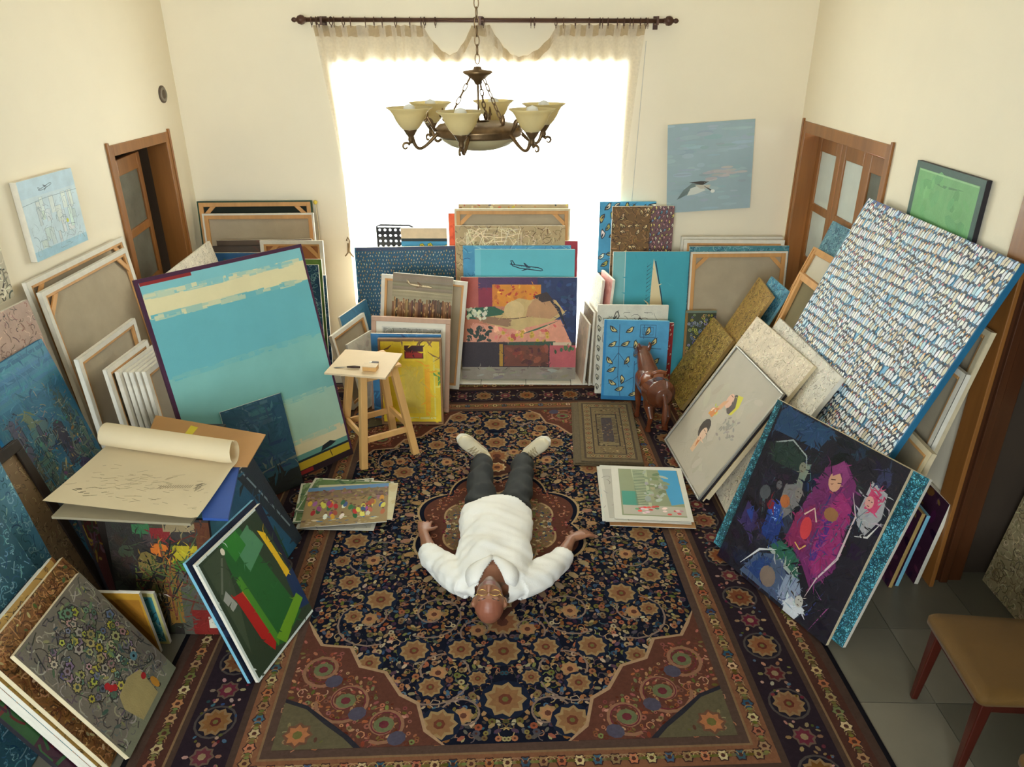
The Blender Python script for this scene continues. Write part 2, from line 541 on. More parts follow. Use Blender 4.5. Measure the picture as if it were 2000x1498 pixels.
RW, RH = 3.06, 4.16
NAVY, NAVY2, RUST, RUST2, TAN, TAN2 = (18, 20, 32), (24, 30, 46), (84, 50, 40), (70, 42, 34), (138, 110, 76), (114, 90, 64)
BROWN, CREAM, OLIVE, BLUEG, WINE = (66, 50, 42), (172, 148, 108), (92, 88, 48), (50, 72, 90), (92, 40, 46)
def make_rug():
    r = random.Random(3)
    A = Art(RW, RH, 'm', bg=NAVY)
    def ring(d0, d1, col):
        A.rect(d0, d0, RW - d0, d1, col); A.rect(d0, RH - d1, RW - d0, RH - d0, col)
        A.rect(d0, d1, d1, RH - d1, col); A.rect(RW - d1, d1, RW - d0, RH - d1, col)
    ring(0, .022, (20, 18, 22)); ring(.022, .062, BROWN); ring(.062, .165, RUST2); ring(.165, .175, TAN2); ring(.175, .2, BROWN)
    ring(.2, .415, (38, 28, 34)); ring(.415, .445, BROWN); ring(.445, .53, (112, 74, 52)); ring(.53, .54, TAN2); ring(.54, .578, (74, 56, 48))
    def along(d, sp):
        """points along the middle line of a border at inset d"""
        out = []
        nx, ny = int((RW - 2 * d) / sp), int((RH - 2 * d) / sp)
        for i in range(nx):
            x = d + (RW - 2 * d) * (i + .5) / nx
            out += [(x, d, 0, i), (x, RH - d, 0, i)]
        for j in range(ny):
            y = d + (RH - 2 * d) * (j + .5) / ny
            out += [(d, y, 1, j), (RW - d, y, 1, j)]
        return out
    for d, sp, sz, cols in ((.113, .075, .026, [TAN, (152, 96, 62), CREAM, OLIVE]), (.487, .07, .024, [TAN, (150, 90, 60), CREAM, BLUEG])):
        for x, y, v, i in along(d, sp):
            c = cols[i % len(cols)]
            o = sz * 1.15
            dx, dy = (0, o) if v else (o, 0)
            A.flower(x, y, sz, jit(c, 12, r), RUST2, (60, 40, 36), 6)
            for sgn in (-1, 1):
                A.mell(x + sgn * dx, y + sgn * dy, .012, .008, jit(OLIVE, 16, r), n=6)
                A.line(arc(x + sgn * dx, y + sgn * dy, .02, 0, 3, 5), .004, jit(TAN, 15, r))
    for x, y, v, i in along(.3075, .165):
        if i % 2 == 0:
            A.mell(x, y, .088, .085, (70, 62, 58), n=16); A.mell(x, y, .078, .075, (30, 26, 34), n=16)
            A.flower(x, y, .056, jit((112, 72, 46), 12, r), (84, 40, 32), (122, 96, 66), 10)
            A.mell(x, y, .012, .012, OLIVE, n=6)
        else:
            A.flower(x, y, .04, jit(WINE, 10, r), (128, 108, 80), (92, 74, 62), 8)
            for k in range(6):
                a = pi / 3 * k
                A.mell(x + .066 * cos(a), y + .066 * sin(a), .014, .009, jit((130, 104, 84), 25, r), a, 6)
        for k in range(14):
            px, py = x + r.uniform(-.08, .08), y + r.uniform(-.1, .1)
            if abs(px - x) + abs(py - y) > .085:
                A.mell(px, py, r.uniform(.006, .012), r.uniform(.005, .009), jit(r.choice([TAN2, WINE, BLUEG, OLIVE, (150, 110, 96)]), 20, r), r.random() * 3, 6)
    # the field: one quadrant, mirrored four ways
    cx, cy = RW / 2, RH / 2
    FX, FY = cx - .578, cy - .578
    def four(fn):
        for sx in (-1, 1):
            for sy in (-1, 1):
                fn(lambda u, v: (cx + sx * u, cy + sy * v), sx, sy)
    def quad_poly(pts, col):
        four(lambda T, sx, sy: A.poly([T(u, v) for u, v in pts], col))
    def quad_line(pts, wd, col):
        four(lambda T, sx, sy: A.line([T(u, v) for u, v in pts], wd, col))
    def quad_ell(u, v, a, b_, col, rot=0, n=7):
        four(lambda T, sx, sy: A.mell(*T(u, v), a, b_, col, rot * sx * sy, n))
    def quad_flower(u, v, rr, c1, c2, c3, n=8):
        four(lambda T, sx, sy: A.flower(*T(u, v), rr, c1, c2, c3, n))
    def scallop(a, b_, n, amp, ph=0):
        return [((1 + amp * abs(sin(n * t + ph))) * a * cos(t), (1 + amp * abs(sin(n * t + ph))) * b_ * sin(t)) for t in [pi / 2 * k / 40 for k in range(41)]]
    med, med2, med3 = scallop(.40, .46, 4, .2), scallop(.3, .35, 4, .16), scallop(.16, .2, 4, .2)
    spand = [(FX, FY - .74), (FX - .05, FY - .66), (FX - .10, FY - .58), (FX - .24, FY - .56), (FX - .30, FY - .44), (FX - .42, FY - .40), (FX - .50, FY - .27), (FX - .58, FY - .22), (FX - .62, FY - .08), (FX - .70, FY)]
    def inside_sp(u, v):
        return any((FX - u) < (FX - p[0]) and (FY - v) < (FY - p[1]) for p in spand)
    def inside_med(u, v, s=1.0):
        return (u / (.44 * s)) ** 2 + (v / (.5 * s)) ** 2 < 1
    def leaves(region, n, cols, smin, smax):
        sp = sqrt(FX * FY / n)
        for i in range(int(FX / sp)):
            for j in range(int(FY / sp)):
                u, v = (i + r.uniform(.1, .9)) * sp, (j + r.uniform(.1, .9)) * sp
                if region(u, v):
                    a = r.uniform(smin, smax)
                    c = jit(r.choice(cols), 16, r)
                    k = r.random()
                    if k < .55: quad_ell(u, v, a, a * .55, c, r.random() * 3, 6)
                    elif k < .8:
                        quad_ell(u, v, a * .9, a * .9, c, 0, 8); quad_ell(u, v, a * .35, a * .35, RUST2, 0, 5)
                    else:
                        quad_line(arc(u, v, a * 1.4, r.random() * 6, r.random() * 6 + 2.5, 5), .005, c)
    FCOL = [TAN, TAN2, TAN, (132, 88, 58), (70, 62, 62), BLUEG, OLIVE, (128, 76, 50), (150, 132, 104), (62, 46, 56)]
    leaves(lambda u, v: not inside_sp(u, v) and not inside_med(u, v), 2100, FCOL, .010, .020)
    vine = (120, 100, 88)
    for (u, v, r0, tn, a0) in ((.3, 1.12, .2, 1.3, .5), (.66, .76, .19, -1.2, 2), (.7, .3, .18, 1.2, 4), (.18, 1.36, .12, -1.1, 1), (.42, 1.36, .13, 1.2, 3), (.34, .74, .17, 1.3, 1), (.12, .86, .12, -1.2, 3)):
        if not inside_sp(u, v):
            quad_line(spiral(u, v, r0, .03, a0, tn), .009, vine)
            quad_flower(u, v, .036, (150, 108, 74), RUST, TAN, 8)
    for (u, v, s) in ((0, 1.28, .075), (0, 1.0, .065), (.28, 1.4, .062), (.42, .98, .055), (.62, .62, .06), (.82, .12, .058), (.8, .48, .05), (.2, .98, .05), (.62, 1.05, .045), (.33, 1.2, .045), (.74, .74, .04), (.87, .3, .04), (.12, 1.16, .035)):
        if not inside_sp(u, v):
            quad_ell(u, v, s * 1.5, s * 1.42, NAVY2, 0, 12)
            quad_flower(u, v, s, (122, 88, 58), (94, 50, 38), (136, 110, 76), 9)
            quad_ell(u, v, s * .2, s * .2, OLIVE, 0, 6)
    for k in range(9):
        a = pi / 2 * k / 8
        quad_ell(.56 * cos(a) * .98, .66 * sin(a), .034, .02, jit((136, 108, 80), 14, r), a, 7)
    # spandrels
    quad_poly(spand + [(FX, FY)], (150, 120, 92))
    sp2 = [(min(u + .012, FX), min(v + .012, FY)) for u, v in spand]
    quad_poly(sp2 + [(FX, FY)], RUST)
    leaves(lambda u, v: inside_sp(u - .03, v - .03), 2300, [(142, 86, 62), (96, 52, 40), (152, 110, 80), OLIVE, (124, 70, 58)], .007, .016)
    for (u, v, r0, tn, a0) in ((FX - .26, FY - .24, .13, 1.4, 0), (FX - .13, FY - .42, .10, -1.4, 2), (FX - .44, FY - .11, .095, 1.4, 1)):
        quad_line(spiral(u, v, r0, .03, a0, tn), .016, (128, 92, 70)); quad_line(spiral(u, v, r0 * .8, .03, a0 + 1, tn), .006, WINE)
        quad_ell(u, v, .045, .04, (92, 96, 66), 0, 9); quad_ell(u, v, .022, .02, WINE, 0, 7)
        quad_ell(u - .06, v + .07, .04, .035, (70, 66, 80), .4, 9)
    quad_poly([(FX, FY - .26), (FX - .1, FY - .22), (FX - .2, FY - .14), (FX - .3, FY - .06), (FX - .36, FY), (FX, FY)], (40, 38, 44))
    quad_poly([(FX, FY - .24), (FX - .1, FY - .2), (FX - .19, FY - .12), (FX - .28, FY - .05), (FX - .33, FY), (FX, FY)], (84, 76, 56))
    leaves(lambda u, v: (FX - u) / .26 + (FY - v) / .18 < 1, 1500, [OLIVE, (112, 96, 64), (96, 60, 44), (70, 74, 66)], .007, .014)
    quad_flower(FX - .09, FY - .07, .05, (150, 96, 62), OLIVE, (96, 66, 50), 8)
    # medallion
    quad_poly([(0, 0)] + [(u * 1.09, v * 1.07) for u, v in med], (158, 132, 96)); quad_poly([(0, 0)] + [(u * 1.06, v * 1.045) for u, v in med], NAVY)
    quad_poly([(0, 0)] + med, RUST)
    quad_poly([(0, 0)] + med2, (154, 126, 92)); quad_poly([(0, 0)] + [(u * .965, v * .965) for u, v in med2], (112, 88, 64))
    quad_poly([(0, 0)] + [(u * 1.06, v * 1.06) for u, v in med3], (140, 118, 90)); quad_poly([(0, 0)] + med3, (88, 48, 40))
    leaves(lambda u, v: (u / .33) ** 2 + (v / .38) ** 2 < 1, 3200, [(156, 126, 90), OLIVE, (140, 80, 56), BLUEG, (172, 150, 116), WINE], .006, .014)
    leaves(lambda u, v: 1 < (u / .37) ** 2 + (v / .42) ** 2 < 1.4, 2200, [(146, 88, 64), (96, 50, 40), (152, 112, 84)], .006, .013)
    for s in (.62, .86):
        quad_flower(0, s * .8 + .12, .07, (124, 82, 54), RUST, (140, 114, 80), 10)
    quad_poly([(0, .55), (.07, .58), (.11, .64), (.07, .7), (.02, .77), (0, .8)], RUST2); quad_flower(0, .66, .05, (150, 100, 64), RUST, CREAM, 9)
    root = empty('knotted_rug', (-.155, 3.63, 0), radians(3.2))
    tag(root, 'large dark navy and rust knotted rug under the lying person', 'rug')
    bb = MB(); bb.box(-RW / 2, RW / 2, -RH / 2, RH / 2, .001, .0062)
    bb.build('rug_body', mat('rug backing', (40, 32, 32), .95, .2, 40), root)
    A.build('woven_pattern', PILE, root, flat=True, off=(-RW / 2, -RH / 2), base=.0064, step=1.1e-5)
    return root
make_rug()

def small_rug():
    r = random.Random(5)
    root = empty('folded_kilim', (.574, 4.776, .011), radians(-2))
    tag(root, 'small brown patterned rug folded flat near the leather animal figure', 'rug')
    m = mat('kilim wool', (92, 78, 56), .95, .25, 60, .6, 300)
    for k, (x0, x1, y0, y1) in enumerate(((-.235, .235, -.475, .47), (-.225, .235, -.465, .46), (-.185, .233, -.455, .455))):
        b = MB(); b.box(x0, x1, y0, y1, .001 + k * .009, .0095 + k * .009)
        bevel(b.build('fold', m, root), .004, 2)
    w, h = .40, .89
    A = Art(w, h, 'm', bg=(104, 90, 66))
    for d, c in ((.02, (78, 66, 54)), (.035, (120, 104, 76)), (.085, (70, 60, 52)), (.095, (112, 96, 70))):
        A.rect(d, d, w - d, h - d, c)
    for x, y, s in [(w / 2 + (i - 2) * .06, .06, 0) for i in range(5)] + [(w / 2 + (i - 2) * .06, h - .06, 0) for i in range(5)] + [(.06, .1 + i * .07, 0) for i in range(11)] + [(w - .06, .1 + i * .07, 0) for i in range(11)]:
        A.flower(x, y, .018, jit((140, 112, 80), 12, r), (96, 60, 46), (60, 50, 44), 4)
    A.rect(.12, .2, w - .12, h - .2, (66, 58, 52)); A.rect(.13, .21, w - .13, h - .21, (116, 102, 76)); A.rect(.16, .26, w - .16, h - .26, (74, 66, 66))
    for k in range(140):
        x, y = r.uniform(.1, w - .1), r.uniform(.1, h - .1)
        A.rect(x, y, x + .012, y + .008, jit(r.choice([(140, 120, 88), (62, 54, 48), (96, 70, 54)]), 10, r))
    for k in range(18):
        y = .25 + k * .022
        A.rect(.132, y, .158, y + .008, (62, 52, 44)); A.rect(w - .158, y, w - .132, y + .008, (62, 52, 44))
    A.build('kilim_pattern', PILE, root, flat=True, off=(-.18, -.445), base=.0275 + .0008)
small_rug()
RECT = {  # bottom-centre x, y, heading, lean, width, height, base z, in-plane tilt (metres, degrees)
    'wall_city': (-2.7,4.203,90.0,-0.0,0.518,0.431,1.506,0.0), 'wall_pale': (-2.7,3.44,90.0,-0.0,0.5,0.6,1.393,0.0),
    'wall_green': (2.11,3.849,-90.0,-0.0,0.663,0.559,1.459,0.0), 'gull': (1.479,6.12,-0.0,0.0,0.675,0.687,1.35,3.9), 'pink': (-2.395,3.134,88.2,7.5,0.9,1.418,0.0,0.0),
    'bluecity': (-2.22,3.254,89.5,13.6,0.553,1.244,0.0,0.0), 'backA': (-2.53,4.301,90.1,6.0,1.047,1.444,0.0,0.0), 'backB': (-2.45,4.201,91.0,5.5,0.955,1.406,0.0,0.0),
    'backC': (-2.31,3.873,91.3,2.8,0.649,1.091,0.0,0.0), 'edge0': (-2.18,3.825,88.8,3.9,0.45,1.01,0.0,0.0), 'edge1': (-2.148,3.879,87.4,3.9,0.45,0.973,0.0,0.0),
    'edge2': (-2.116,3.9,87.5,3.9,0.45,0.963,0.0,0.0), 'edge3': (-2.084,3.902,87.6,4.0,0.45,0.961,0.0,0.0), 'edge4': (-2.052,3.91,87.8,4.0,0.45,0.961,0.0,0.0),
    'edge5': (-2.02,3.917,88.2,4.1,0.45,0.959,0.0,0.0), 'teal': (-1.538,4.031,47.2,12.8,1.039,1.449,0.0,0.7), 'whitetip': (-2.121,5.166,94.3,13.3,0.9,1.25,0.0,0.0),
    'darkblue': (-1.574,3.92,44.7,13.7,0.391,0.615,0.0,0.0), 'bluepanel': (-1.334,3.126,81.4,23.4,0.7,0.563,0.0,0.0),
    'greenabs': (-1.121,2.644,75.2,18.3,0.475,0.639,0.0,0.0), 'flower': (-1.576,2.256,92.3,28.8,0.47,0.625,0.0,0.0),
    'brownpat': (-1.647,2.265,93.0,27.5,0.558,0.676,0.0,0.0), 'darkfig': (-1.695,2.71,-0.2,8.1,0.481,0.608,0.0,0.0), 'smallA': (-1.806,2.6,-0.9,-6.5,0.2,0.394,0.0,0.0),
    'smallB': (-1.774,2.66,-1.6,-5.2,0.17,0.33,0.0,0.0), 'blueA': (-2.08,2.302,90.1,10.1,0.8,1.1,0.0,0.0), 'blueB': (-1.96,2.156,94.2,14.2,0.8,0.95,0.0,0.0),
    'darkframe': (-2.15,2.702,89.5,15.3,0.6,0.943,0.0,0.0), 'redlow': (-2.075,3.1,85,6,0.36,0.66,0,0), 'bl1': (-2.221,5.92,3.0,6.3,0.929,1.437,0.0,0.0),
    'bl2': (-2.182,5.86,2.2,5.8,0.899,1.351,0.0,0.0), 'bl3': (-2.123,5.79,4.1,6.0,0.763,1.155,0.0,0.0), 'bl3b': (-2.139,5.73,2.9,6.0,0.77,1.122,0.0,0.0),
    'bl4': (-2.142,5.675,1.6,6.5,0.873,1.079,0.0,0.0), 'bl5': (-1.865,5.625,0.0,6.5,0.5,1.176,0.0,0.0), 'bl6': (-1.866,5.54,-1.7,6.6,0.5,1.054,0.0,0.0),
    'bl7': (-1.88,5.5,-0.7,6.5,0.5,1.02,0.0,0.0), 'bl8': (-1.85,5.58,-0.9,6.6,0.5,0.916,0.0,0.0), 'bluebird': (-0.99,5.837,4.4,6.4,0.818,1.088,0.0,0.0),
    'flowersy': (-0.85,6.02,0.0,1.5,0.38,1.216,0.0,0.0), 'orange': (-0.607,6.05,0.1,1.0,0.075,1.333,0.0,0.0), 'c5a': (-0.11,6.045,0.1,1.5,0.898,1.405,0.0,0.0),
    'c5b': (-0.119,5.982,0.5,2.5,0.942,1.376,0.0,0.0), 'c5c': (-0.136,5.898,0.1,4.0,0.894,1.253,0.0,0.0), 'c5f': (0.019,5.933,0.1,3.5,0.8,1.123,0.0,0.0),
    'c5d': (-0.08,5.83,0.6,6.0,0.882,1.102,0.0,0.0), 'c5e': (-0.016,5.786,0.2,7.0,0.816,1.081,0.0,0.0), 'nude': (-0.062,5.663,0.2,10.6,0.947,0.85,0.02,0.0),
    'c6a': (-0.982,5.45,-0.2,7.2,0.45,0.926,0.0,-4.8), 'c6c': (-0.801,5.5,-0.4,7.1,0.5,0.89,0.0,-5.8), 'brownplane': (-0.874,5.36,0.5,8.2,0.464,0.961,0.0,-4.9),
    'print': (-0.89,5.088,-0.1,9.0,0.591,0.725,0.0,-2.4), 'c8': (-0.886,4.97,-0.5,7.0,0.517,0.659,0.0,-0.4), 'yellow': (-0.843,4.886,0.2,7.6,0.46,0.657,0.0,0.0),
    's1': (-1.26,5.579,75.5,11.0,0.466,0.675,0.0,0.0), 's2': (-1.266,5.381,76.0,11.7,0.557,0.61,0.0,0.0), 's3': (-1.178,5.267,68.3,12.0,0.338,0.54,0.0,0.0),
    'd3': (0.819,6.02,0.6,2.2,0.455,1.427,0.0,0.0), 'd5': (1.031,5.97,-0.2,3.3,0.321,1.399,0.0,0.0), 'd4': (0.841,5.92,0.6,3.3,0.309,1.405,0.0,0.0),
    'd6': (1.006,5.72,1.5,8.0,0.612,1.067,0.0,0.0), 'd7': (0.829,5.436,-0.9,4.9,0.547,0.734,0.0,0.0), 'd8': (0.844,5.313,-3.7,6.5,0.496,0.648,0.0,0.0),
    'd9': (1.014,5.49,-0.5,4.3,0.3,0.576,0.0,0.0), 'd2a': (0.53,5.922,-80.3,4.0,0.3,0.846,0.0,0.0), 'd2b': (0.588,5.805,-78.2,4.1,0.3,0.884,0.0,0.0),
    'd1a': (0.442,5.761,-80.7,3.7,0.33,0.535,0.0,0.0), 'd1b': (0.489,5.736,-80.0,1.6,0.3,0.64,0.0,0.0), 'd1c': (0.531,5.737,-81.3,0.8,0.3,0.642,0.0,0.0),
    'd10a': (1.683,5.93,0.6,6.0,0.828,1.152,0.0,0.0), 'd10b': (1.686,5.88,-1.2,6.0,0.812,1.139,0.0,0.0), 'd10c': (1.726,5.83,2.2,6.0,0.81,1.101,0.0,0.0),
    'd10d': (1.724,5.77,2.6,7.5,0.787,1.066,0.0,0.0), 'd11': (1.43,5.7,1.4,7.0,0.25,0.608,0.0,0.0), 'e1': (1.294,5.346,-94.6,26.7,0.471,1.05,0.0,0.0),
    'e2': (1.175,5.387,-86.8,31.0,0.517,0.66,0.0,0.0), 'e3': (1.034,4.266,-84.0,31.9,0.77,0.834,0.0,0.0), 'e4': (1.076,4.324,-84.0,31.7,0.851,1.031,0.0,0.0),
    'e5': (1.187,4.174,-87.5,29.4,0.96,1.045,0.0,0.0), 'penguin': (1.4,3.805,-88.5,21.3,1.458,1.85,0.0,0.0), 'e7': (1.695,5.137,-88.6,19.0,0.366,1.513,0.0,0.0),
    'e7b': (1.38,5.232,-88.3,25.0,0.366,1.093,0.0,0.0), 'e8a': (1.57,5.028,-84.3,22.2,0.407,1.354,0.0,0.0), 'e8b': (1.5,4.727,-88.0,17.4,0.394,1.224,0.0,0.0),
    'turq': (1.278,3.064,-62.3,21.3,0.904,0.893,0.0,0.0), 'women': (1.267,3.03,-62.5,19.3,0.758,0.93,0.0,0.0), 'e10': (1.064,4.183,-84,31.9,0.6,0.72,0.0,0.0),
    'r1': (1.8,3.682,-90.1,10.8,1.1,1.441,0.0,0.0), 'r2': (1.73,3.569,-90.0,10.9,1.0,1.261,0.0,0.0), 'r3': (1.625,3.274,-90.8,14.6,0.6,0.914,0.0,0.0),
    'r4': (2.039,3.393,-88.1,7.8,0.5,0.5,0.0,0.0), 'r5': (1.9,3.263,-90.3,8.8,0.3,0.468,0.0,0.0), 'r6': (1.94,3.276,-90.3,8.6,0.3,0.446,0.0,0.0),
    'beige': (2.424,2.781,-89.9,7.4,0.8,0.9,0.0,0.0),
}
# ------------------------------------------------------------------ canvases: builders
def on_rug(x, y):
    c, s = cos(radians(3.2)), sin(radians(3.2))
    dx, dy = x + .155, y - 3.63
    return abs(dx * c + dy * s) < RW / 2 + .03 and abs(-dx * s + dy * c) < RH / 2 + .03
def place(name, key, th):
    bx, by, psi, a, w, h, z, t = RECT[key]
    ps, aa, tt = radians(psi), radians(a), radians(t)
    e = Vector((cos(ps), sin(ps), 0)); n = Vector((sin(ps), -cos(ps), 0))
    up = -n * sin(aa) + Vector((0, 0, cos(aa))); nl = n * cos(aa) + Vector((0, 0, sin(aa)))
    ex = e * cos(tt) + up * sin(tt); uy = up * cos(tt) - e * sin(tt)
    o = empty(name)
    M = Matrix((ex, -nl, uy)).transposed().to_4x4()
    if z < .5:
        z += max(th * sin(aa), 0) + abs(sin(tt)) * w / 2 + .0015 + (.0105 if any(on_rug(bx + e.x * w * k, by + e.y * w * k) for k in (-.5, 0, .5)) or any(on_rug(bx + e.x * w * k - n.x * .03, by + e.y * w * k - n.y * .03) for k in (-.5, .5)) else 0)
    M.translation = (bx, by, z)
    o.matrix_world = M
    return o, w, h
def painting(key, name, label, art=None, th=.022, edge=None, paint=None, cat='painting', group=None, frame=None, inset=0.0, fw=.03, side=None):
    """front view: stretched canvas with its painted picture, perhaps in a frame"""
    root, w, h = place(name, key, th)
    tag(root, label, cat, group)
    b = MB()
    b.box(-w / 2, w / 2, 0, th, 0, h)
    bevel(b.build('canvas', edge or WHITE_EDGE, root), .002, 1)
    x0 = inset
    A = Art(w - 2 * x0, h - 2 * x0)
    if art:
        art(A)
        A.build('picture', paint or PAINT, root, off=(-w / 2 + x0, x0))
    if frame:
        for i, (p, q) in enumerate((((-w / 2, 0), (w / 2, fw)), ((-w / 2, h - fw), (w / 2, h)), ((-w / 2, fw), (-w / 2 + fw, h - fw)), ((w / 2 - fw, fw), (w / 2, h - fw)))):
            f = MB(); f.box(p[0], q[0], -.014, -.0022, p[1], q[1])
            bevel(f.build('frame_rail', frame, root), .003, 2)
    return root
def canvas_back(key, name, label, th=.026, edge=None, bar=.045, linen=None, brace=True, group=None, mid=False, wood_m=None, fold=.62):
    """rear view: linen seen from behind, four stretcher bars, corner braces, canvas folded round the edge"""
    root, w, h = place(name, key, th)
    tag(root, label, 'canvas', group)
    wm = wood_m or PINE
    b = MB(); b.box(-w / 2 + .002, w / 2 - .002, th - .004, th - .001, .002, h - .002)
    b.build('linen', linen or LINEN, root)
    for (p, q) in (((-w / 2, 0), (-w / 2 + .007, h)), ((w / 2 - .007, 0), (w / 2, h)), ((-w / 2 + .007, 0), (w / 2 - .007, .007)), ((-w / 2 + .007, h - .007), (w / 2 - .007, h))):
        f = MB(); f.box(p[0], q[0], 0, th, p[1], q[1])
        f.build('folded_edge', edge or WHITE_EDGE, root)
    i = .0072
    for (p, q) in (((-w / 2 + i, i), (-w / 2 + bar, h - i)), ((w / 2 - bar, i), (w / 2 - i, h - i)), ((-w / 2 + bar, i), (w / 2 - bar, bar)), ((-w / 2 + bar, h - bar), (w / 2 - bar, h - i))):
        f = MB(); f.box(p[0], q[0], .004, th - .005, p[1], q[1])
        bevel(f.build('stretcher_bar', wm, root), .002, 1)
    g = bar * fold
    for (p, q) in (((-w / 2, 0), (-w / 2 + g, h)), ((w / 2 - g, 0), (w / 2, h)), ((-w / 2 + g, 0), (w / 2 - g, g)), ((-w / 2 + g, h - g), (w / 2 - g, h))):
        f = MB(); f.box(p[0], q[0], -.0008, .0032, p[1], q[1])
        f.build('folded_flap', edge or WHITE_EDGE, root)
    if mid:
        f = MB(); f.box(-.022, .022, .004, th - .006, bar, h - bar)
        f.build('stretcher_bar', wm, root)
    if brace:
        s = .10
        for sx in (-1, 1):
            x = sx * (w / 2 - bar)
            pts = [(x, h - bar), (x - sx * s, h - bar), (x - sx * (s - .04), h - bar), (x, h - bar - s + .04), (x, h - bar - s)]
            f = MB()
            q = [(x - sx * s, h - bar), (x - sx * (s - .042), h - bar), (x, h - bar - s + .042), (x, h - bar - s)]
            vs = [(a, .003, c) for a, c in q] + [(a, .012, c) for a, c in q]
            f.mesh(vs, [(0, 1, 2, 3), (7, 6, 5, 4), (0, 4, 5, 1), (1, 5, 6, 2), (2, 6, 7, 3), (3, 7, 4, 0)])
            f.build('corner_brace', wm, root)
    return root

# ------------------------------------------------------------------ pictures
def bg(A, c): A.rect(0, 0, 1, 1, c)
def bird(A, x, y, s, body, dark, rot, r):
    """a small perched bird: outline, body, head, wing, tail; s in metres"""
    c, q = cos(rot), sin(rot)
    kx, ky = A.k
    P = lambda u, v: (x + (u * c - v * q) * s / kx, y + (u * q + v * c) * s / ky)
    A.poly([P(-.62, -.1), (P(-.2, -.32)), P(.25, -.3), P(.5, .02), P(.62, .2), P(.42, .38), P(.15, .3), P(-.3, .18)], dark)
    A.poly([P(-.4, -.06), P(-.15, -.22), P(.2, -.2), P(.4, .05), P(.45, .26), P(.2, .22), P(-.2, .1)], body)
    A.poly([P(-.5, 0), P(-.1, -.12), P(.2, .02), P(-.1, .1)], dark)
    A.poly([P(.55, .22), P(.8, .16), P(.55, .3)], dark)
def bird_field(A, bgc, nx, ny, size, bodies, darks, seed, rot=.5, mix=1.0, rj=.5):
    r = random.Random(seed)
    if bgc: bg(A, bgc)
    for j in range(ny):
        for i in range(nx):
            if r.random() > mix: continue
            x, y = (i + .5 + (.5 if j % 2 else 0) + r.uniform(-.2, .2)) / (nx + .5), (j + .5 + r.uniform(-.2, .2)) / ny
            bird(A, x, y, size * r.uniform(.85, 1.15), jit(r.choice(bodies), 14, r), jit(r.choice(darks), 10, r), rot + r.uniform(-rj, rj) + (pi if r.random() < .15 else 0), r)
def scribble(A, n, cols, ln, wd, seed, x0=0, y0=0, x1=1, y1=1, curl=2.2):
    """short curled brush lines all over an area; length and width in metres"""
    r = random.Random(seed)
    kx, ky = A.k
    for k in range(n):
        x, y, a = r.uniform(x0, x1), r.uniform(y0, y1), r.random() * 6.28
        d = r.uniform(-curl, curl)
        l = ln * r.uniform(.5, 1.4)
        pts = []
        for i in range(5):
            pts.append((min(max(x, x0), x1), min(max(y, y0), y1)))
            a += d / 4
            x += cos(a) * l / 4 / kx; y += sin(a) * l / 4 / ky
        A.line(pts, wd * r.uniform(.6, 1.3), jit(r.choice(cols), 14, r))
def dabs(A, n, cols, s, seed, x0=0, y0=0, x1=1, y1=1, asp=.5, rot=None, ja=16):
    r = random.Random(seed)
    for k in range(n):
        a = s * r.uniform(.5, 1.4)
        A.mell(r.uniform(x0, x1), r.uniform(y0, y1), a, a * asp * r.uniform(.7, 1.3), jit(r.choice(cols), ja, r), r.random() * 3.1 if rot is None else rot + r.uniform(-.3, .3), 7)
def buildings(A, n, cols, line, seed, y0=.05, y1=.6):
    r = random.Random(seed)
    for k in range(n):
        x = r.uniform(.02, .9); y = r.uniform(y0, y1); w_, h_ = r.uniform(.05, .16), r.uniform(.06, .2)
        A.poly([(x, y), (x + w_, y + r.uniform(-.02, .02)), (x + w_, y + h_), (x + w_ / 2, y + h_ * 1.15), (x, y + h_)], jit(r.choice(cols), 18, r))
        A.line([(x, y), (x, y + h_), (x + w_, y + h_), (x + w_, y), (x, y)], .004, jit(line, 12, r))
        for q in range(3):
            A.rect(x + w_ * (.15 + .28 * q), y + h_ * .4, x + w_ * (.25 + .28 * q), y + h_ * .65, jit(line, 12, r))
def plane_shape(A, cx, cy, L, body, edge, wd=.006, tilt=0.0):
    """an airliner seen from the side, length L in metres"""
    kx, ky = A.k
    P = lambda u, v: (cx + (u * cos(tilt) - v * sin(tilt)) * L / kx, cy + (u * sin(tilt) + v * cos(tilt)) * L / ky)
    hull = [P(-.5, .05), P(-.44, .03), P(.35, .03), P(.46, 0), P(.5, -.03), P(.44, -.055), P(-.2, -.055), P(-.42, -.01)]
    if body: A.poly(hull, body); A.poly([P(-.48, .04), P(-.52, .15), P(-.47, .15), P(-.36, .03)], body)
    A.line(hull + hull[:1], wd, edge); A.line([P(-.46, .04), P(-.5, .15), P(-.46, .15), P(-.36, .03)], wd, edge)
    A.poly([P(-.02, -.01), P(-.12, .12), P(-.07, .12), P(.12, -.01)], edge); A.poly([P(0, -.03), P(-.16, -.12), P(-.1, -.12), P(.12, -.03)], edge)
    for k in range(9):
        A.mell(*P(-.3 + k * .07, .005), L * .008, L * .008, edge, n=5)
    A.poly([P(-.44, .02), P(-.54, .05), P(-.5, .02)], edge)

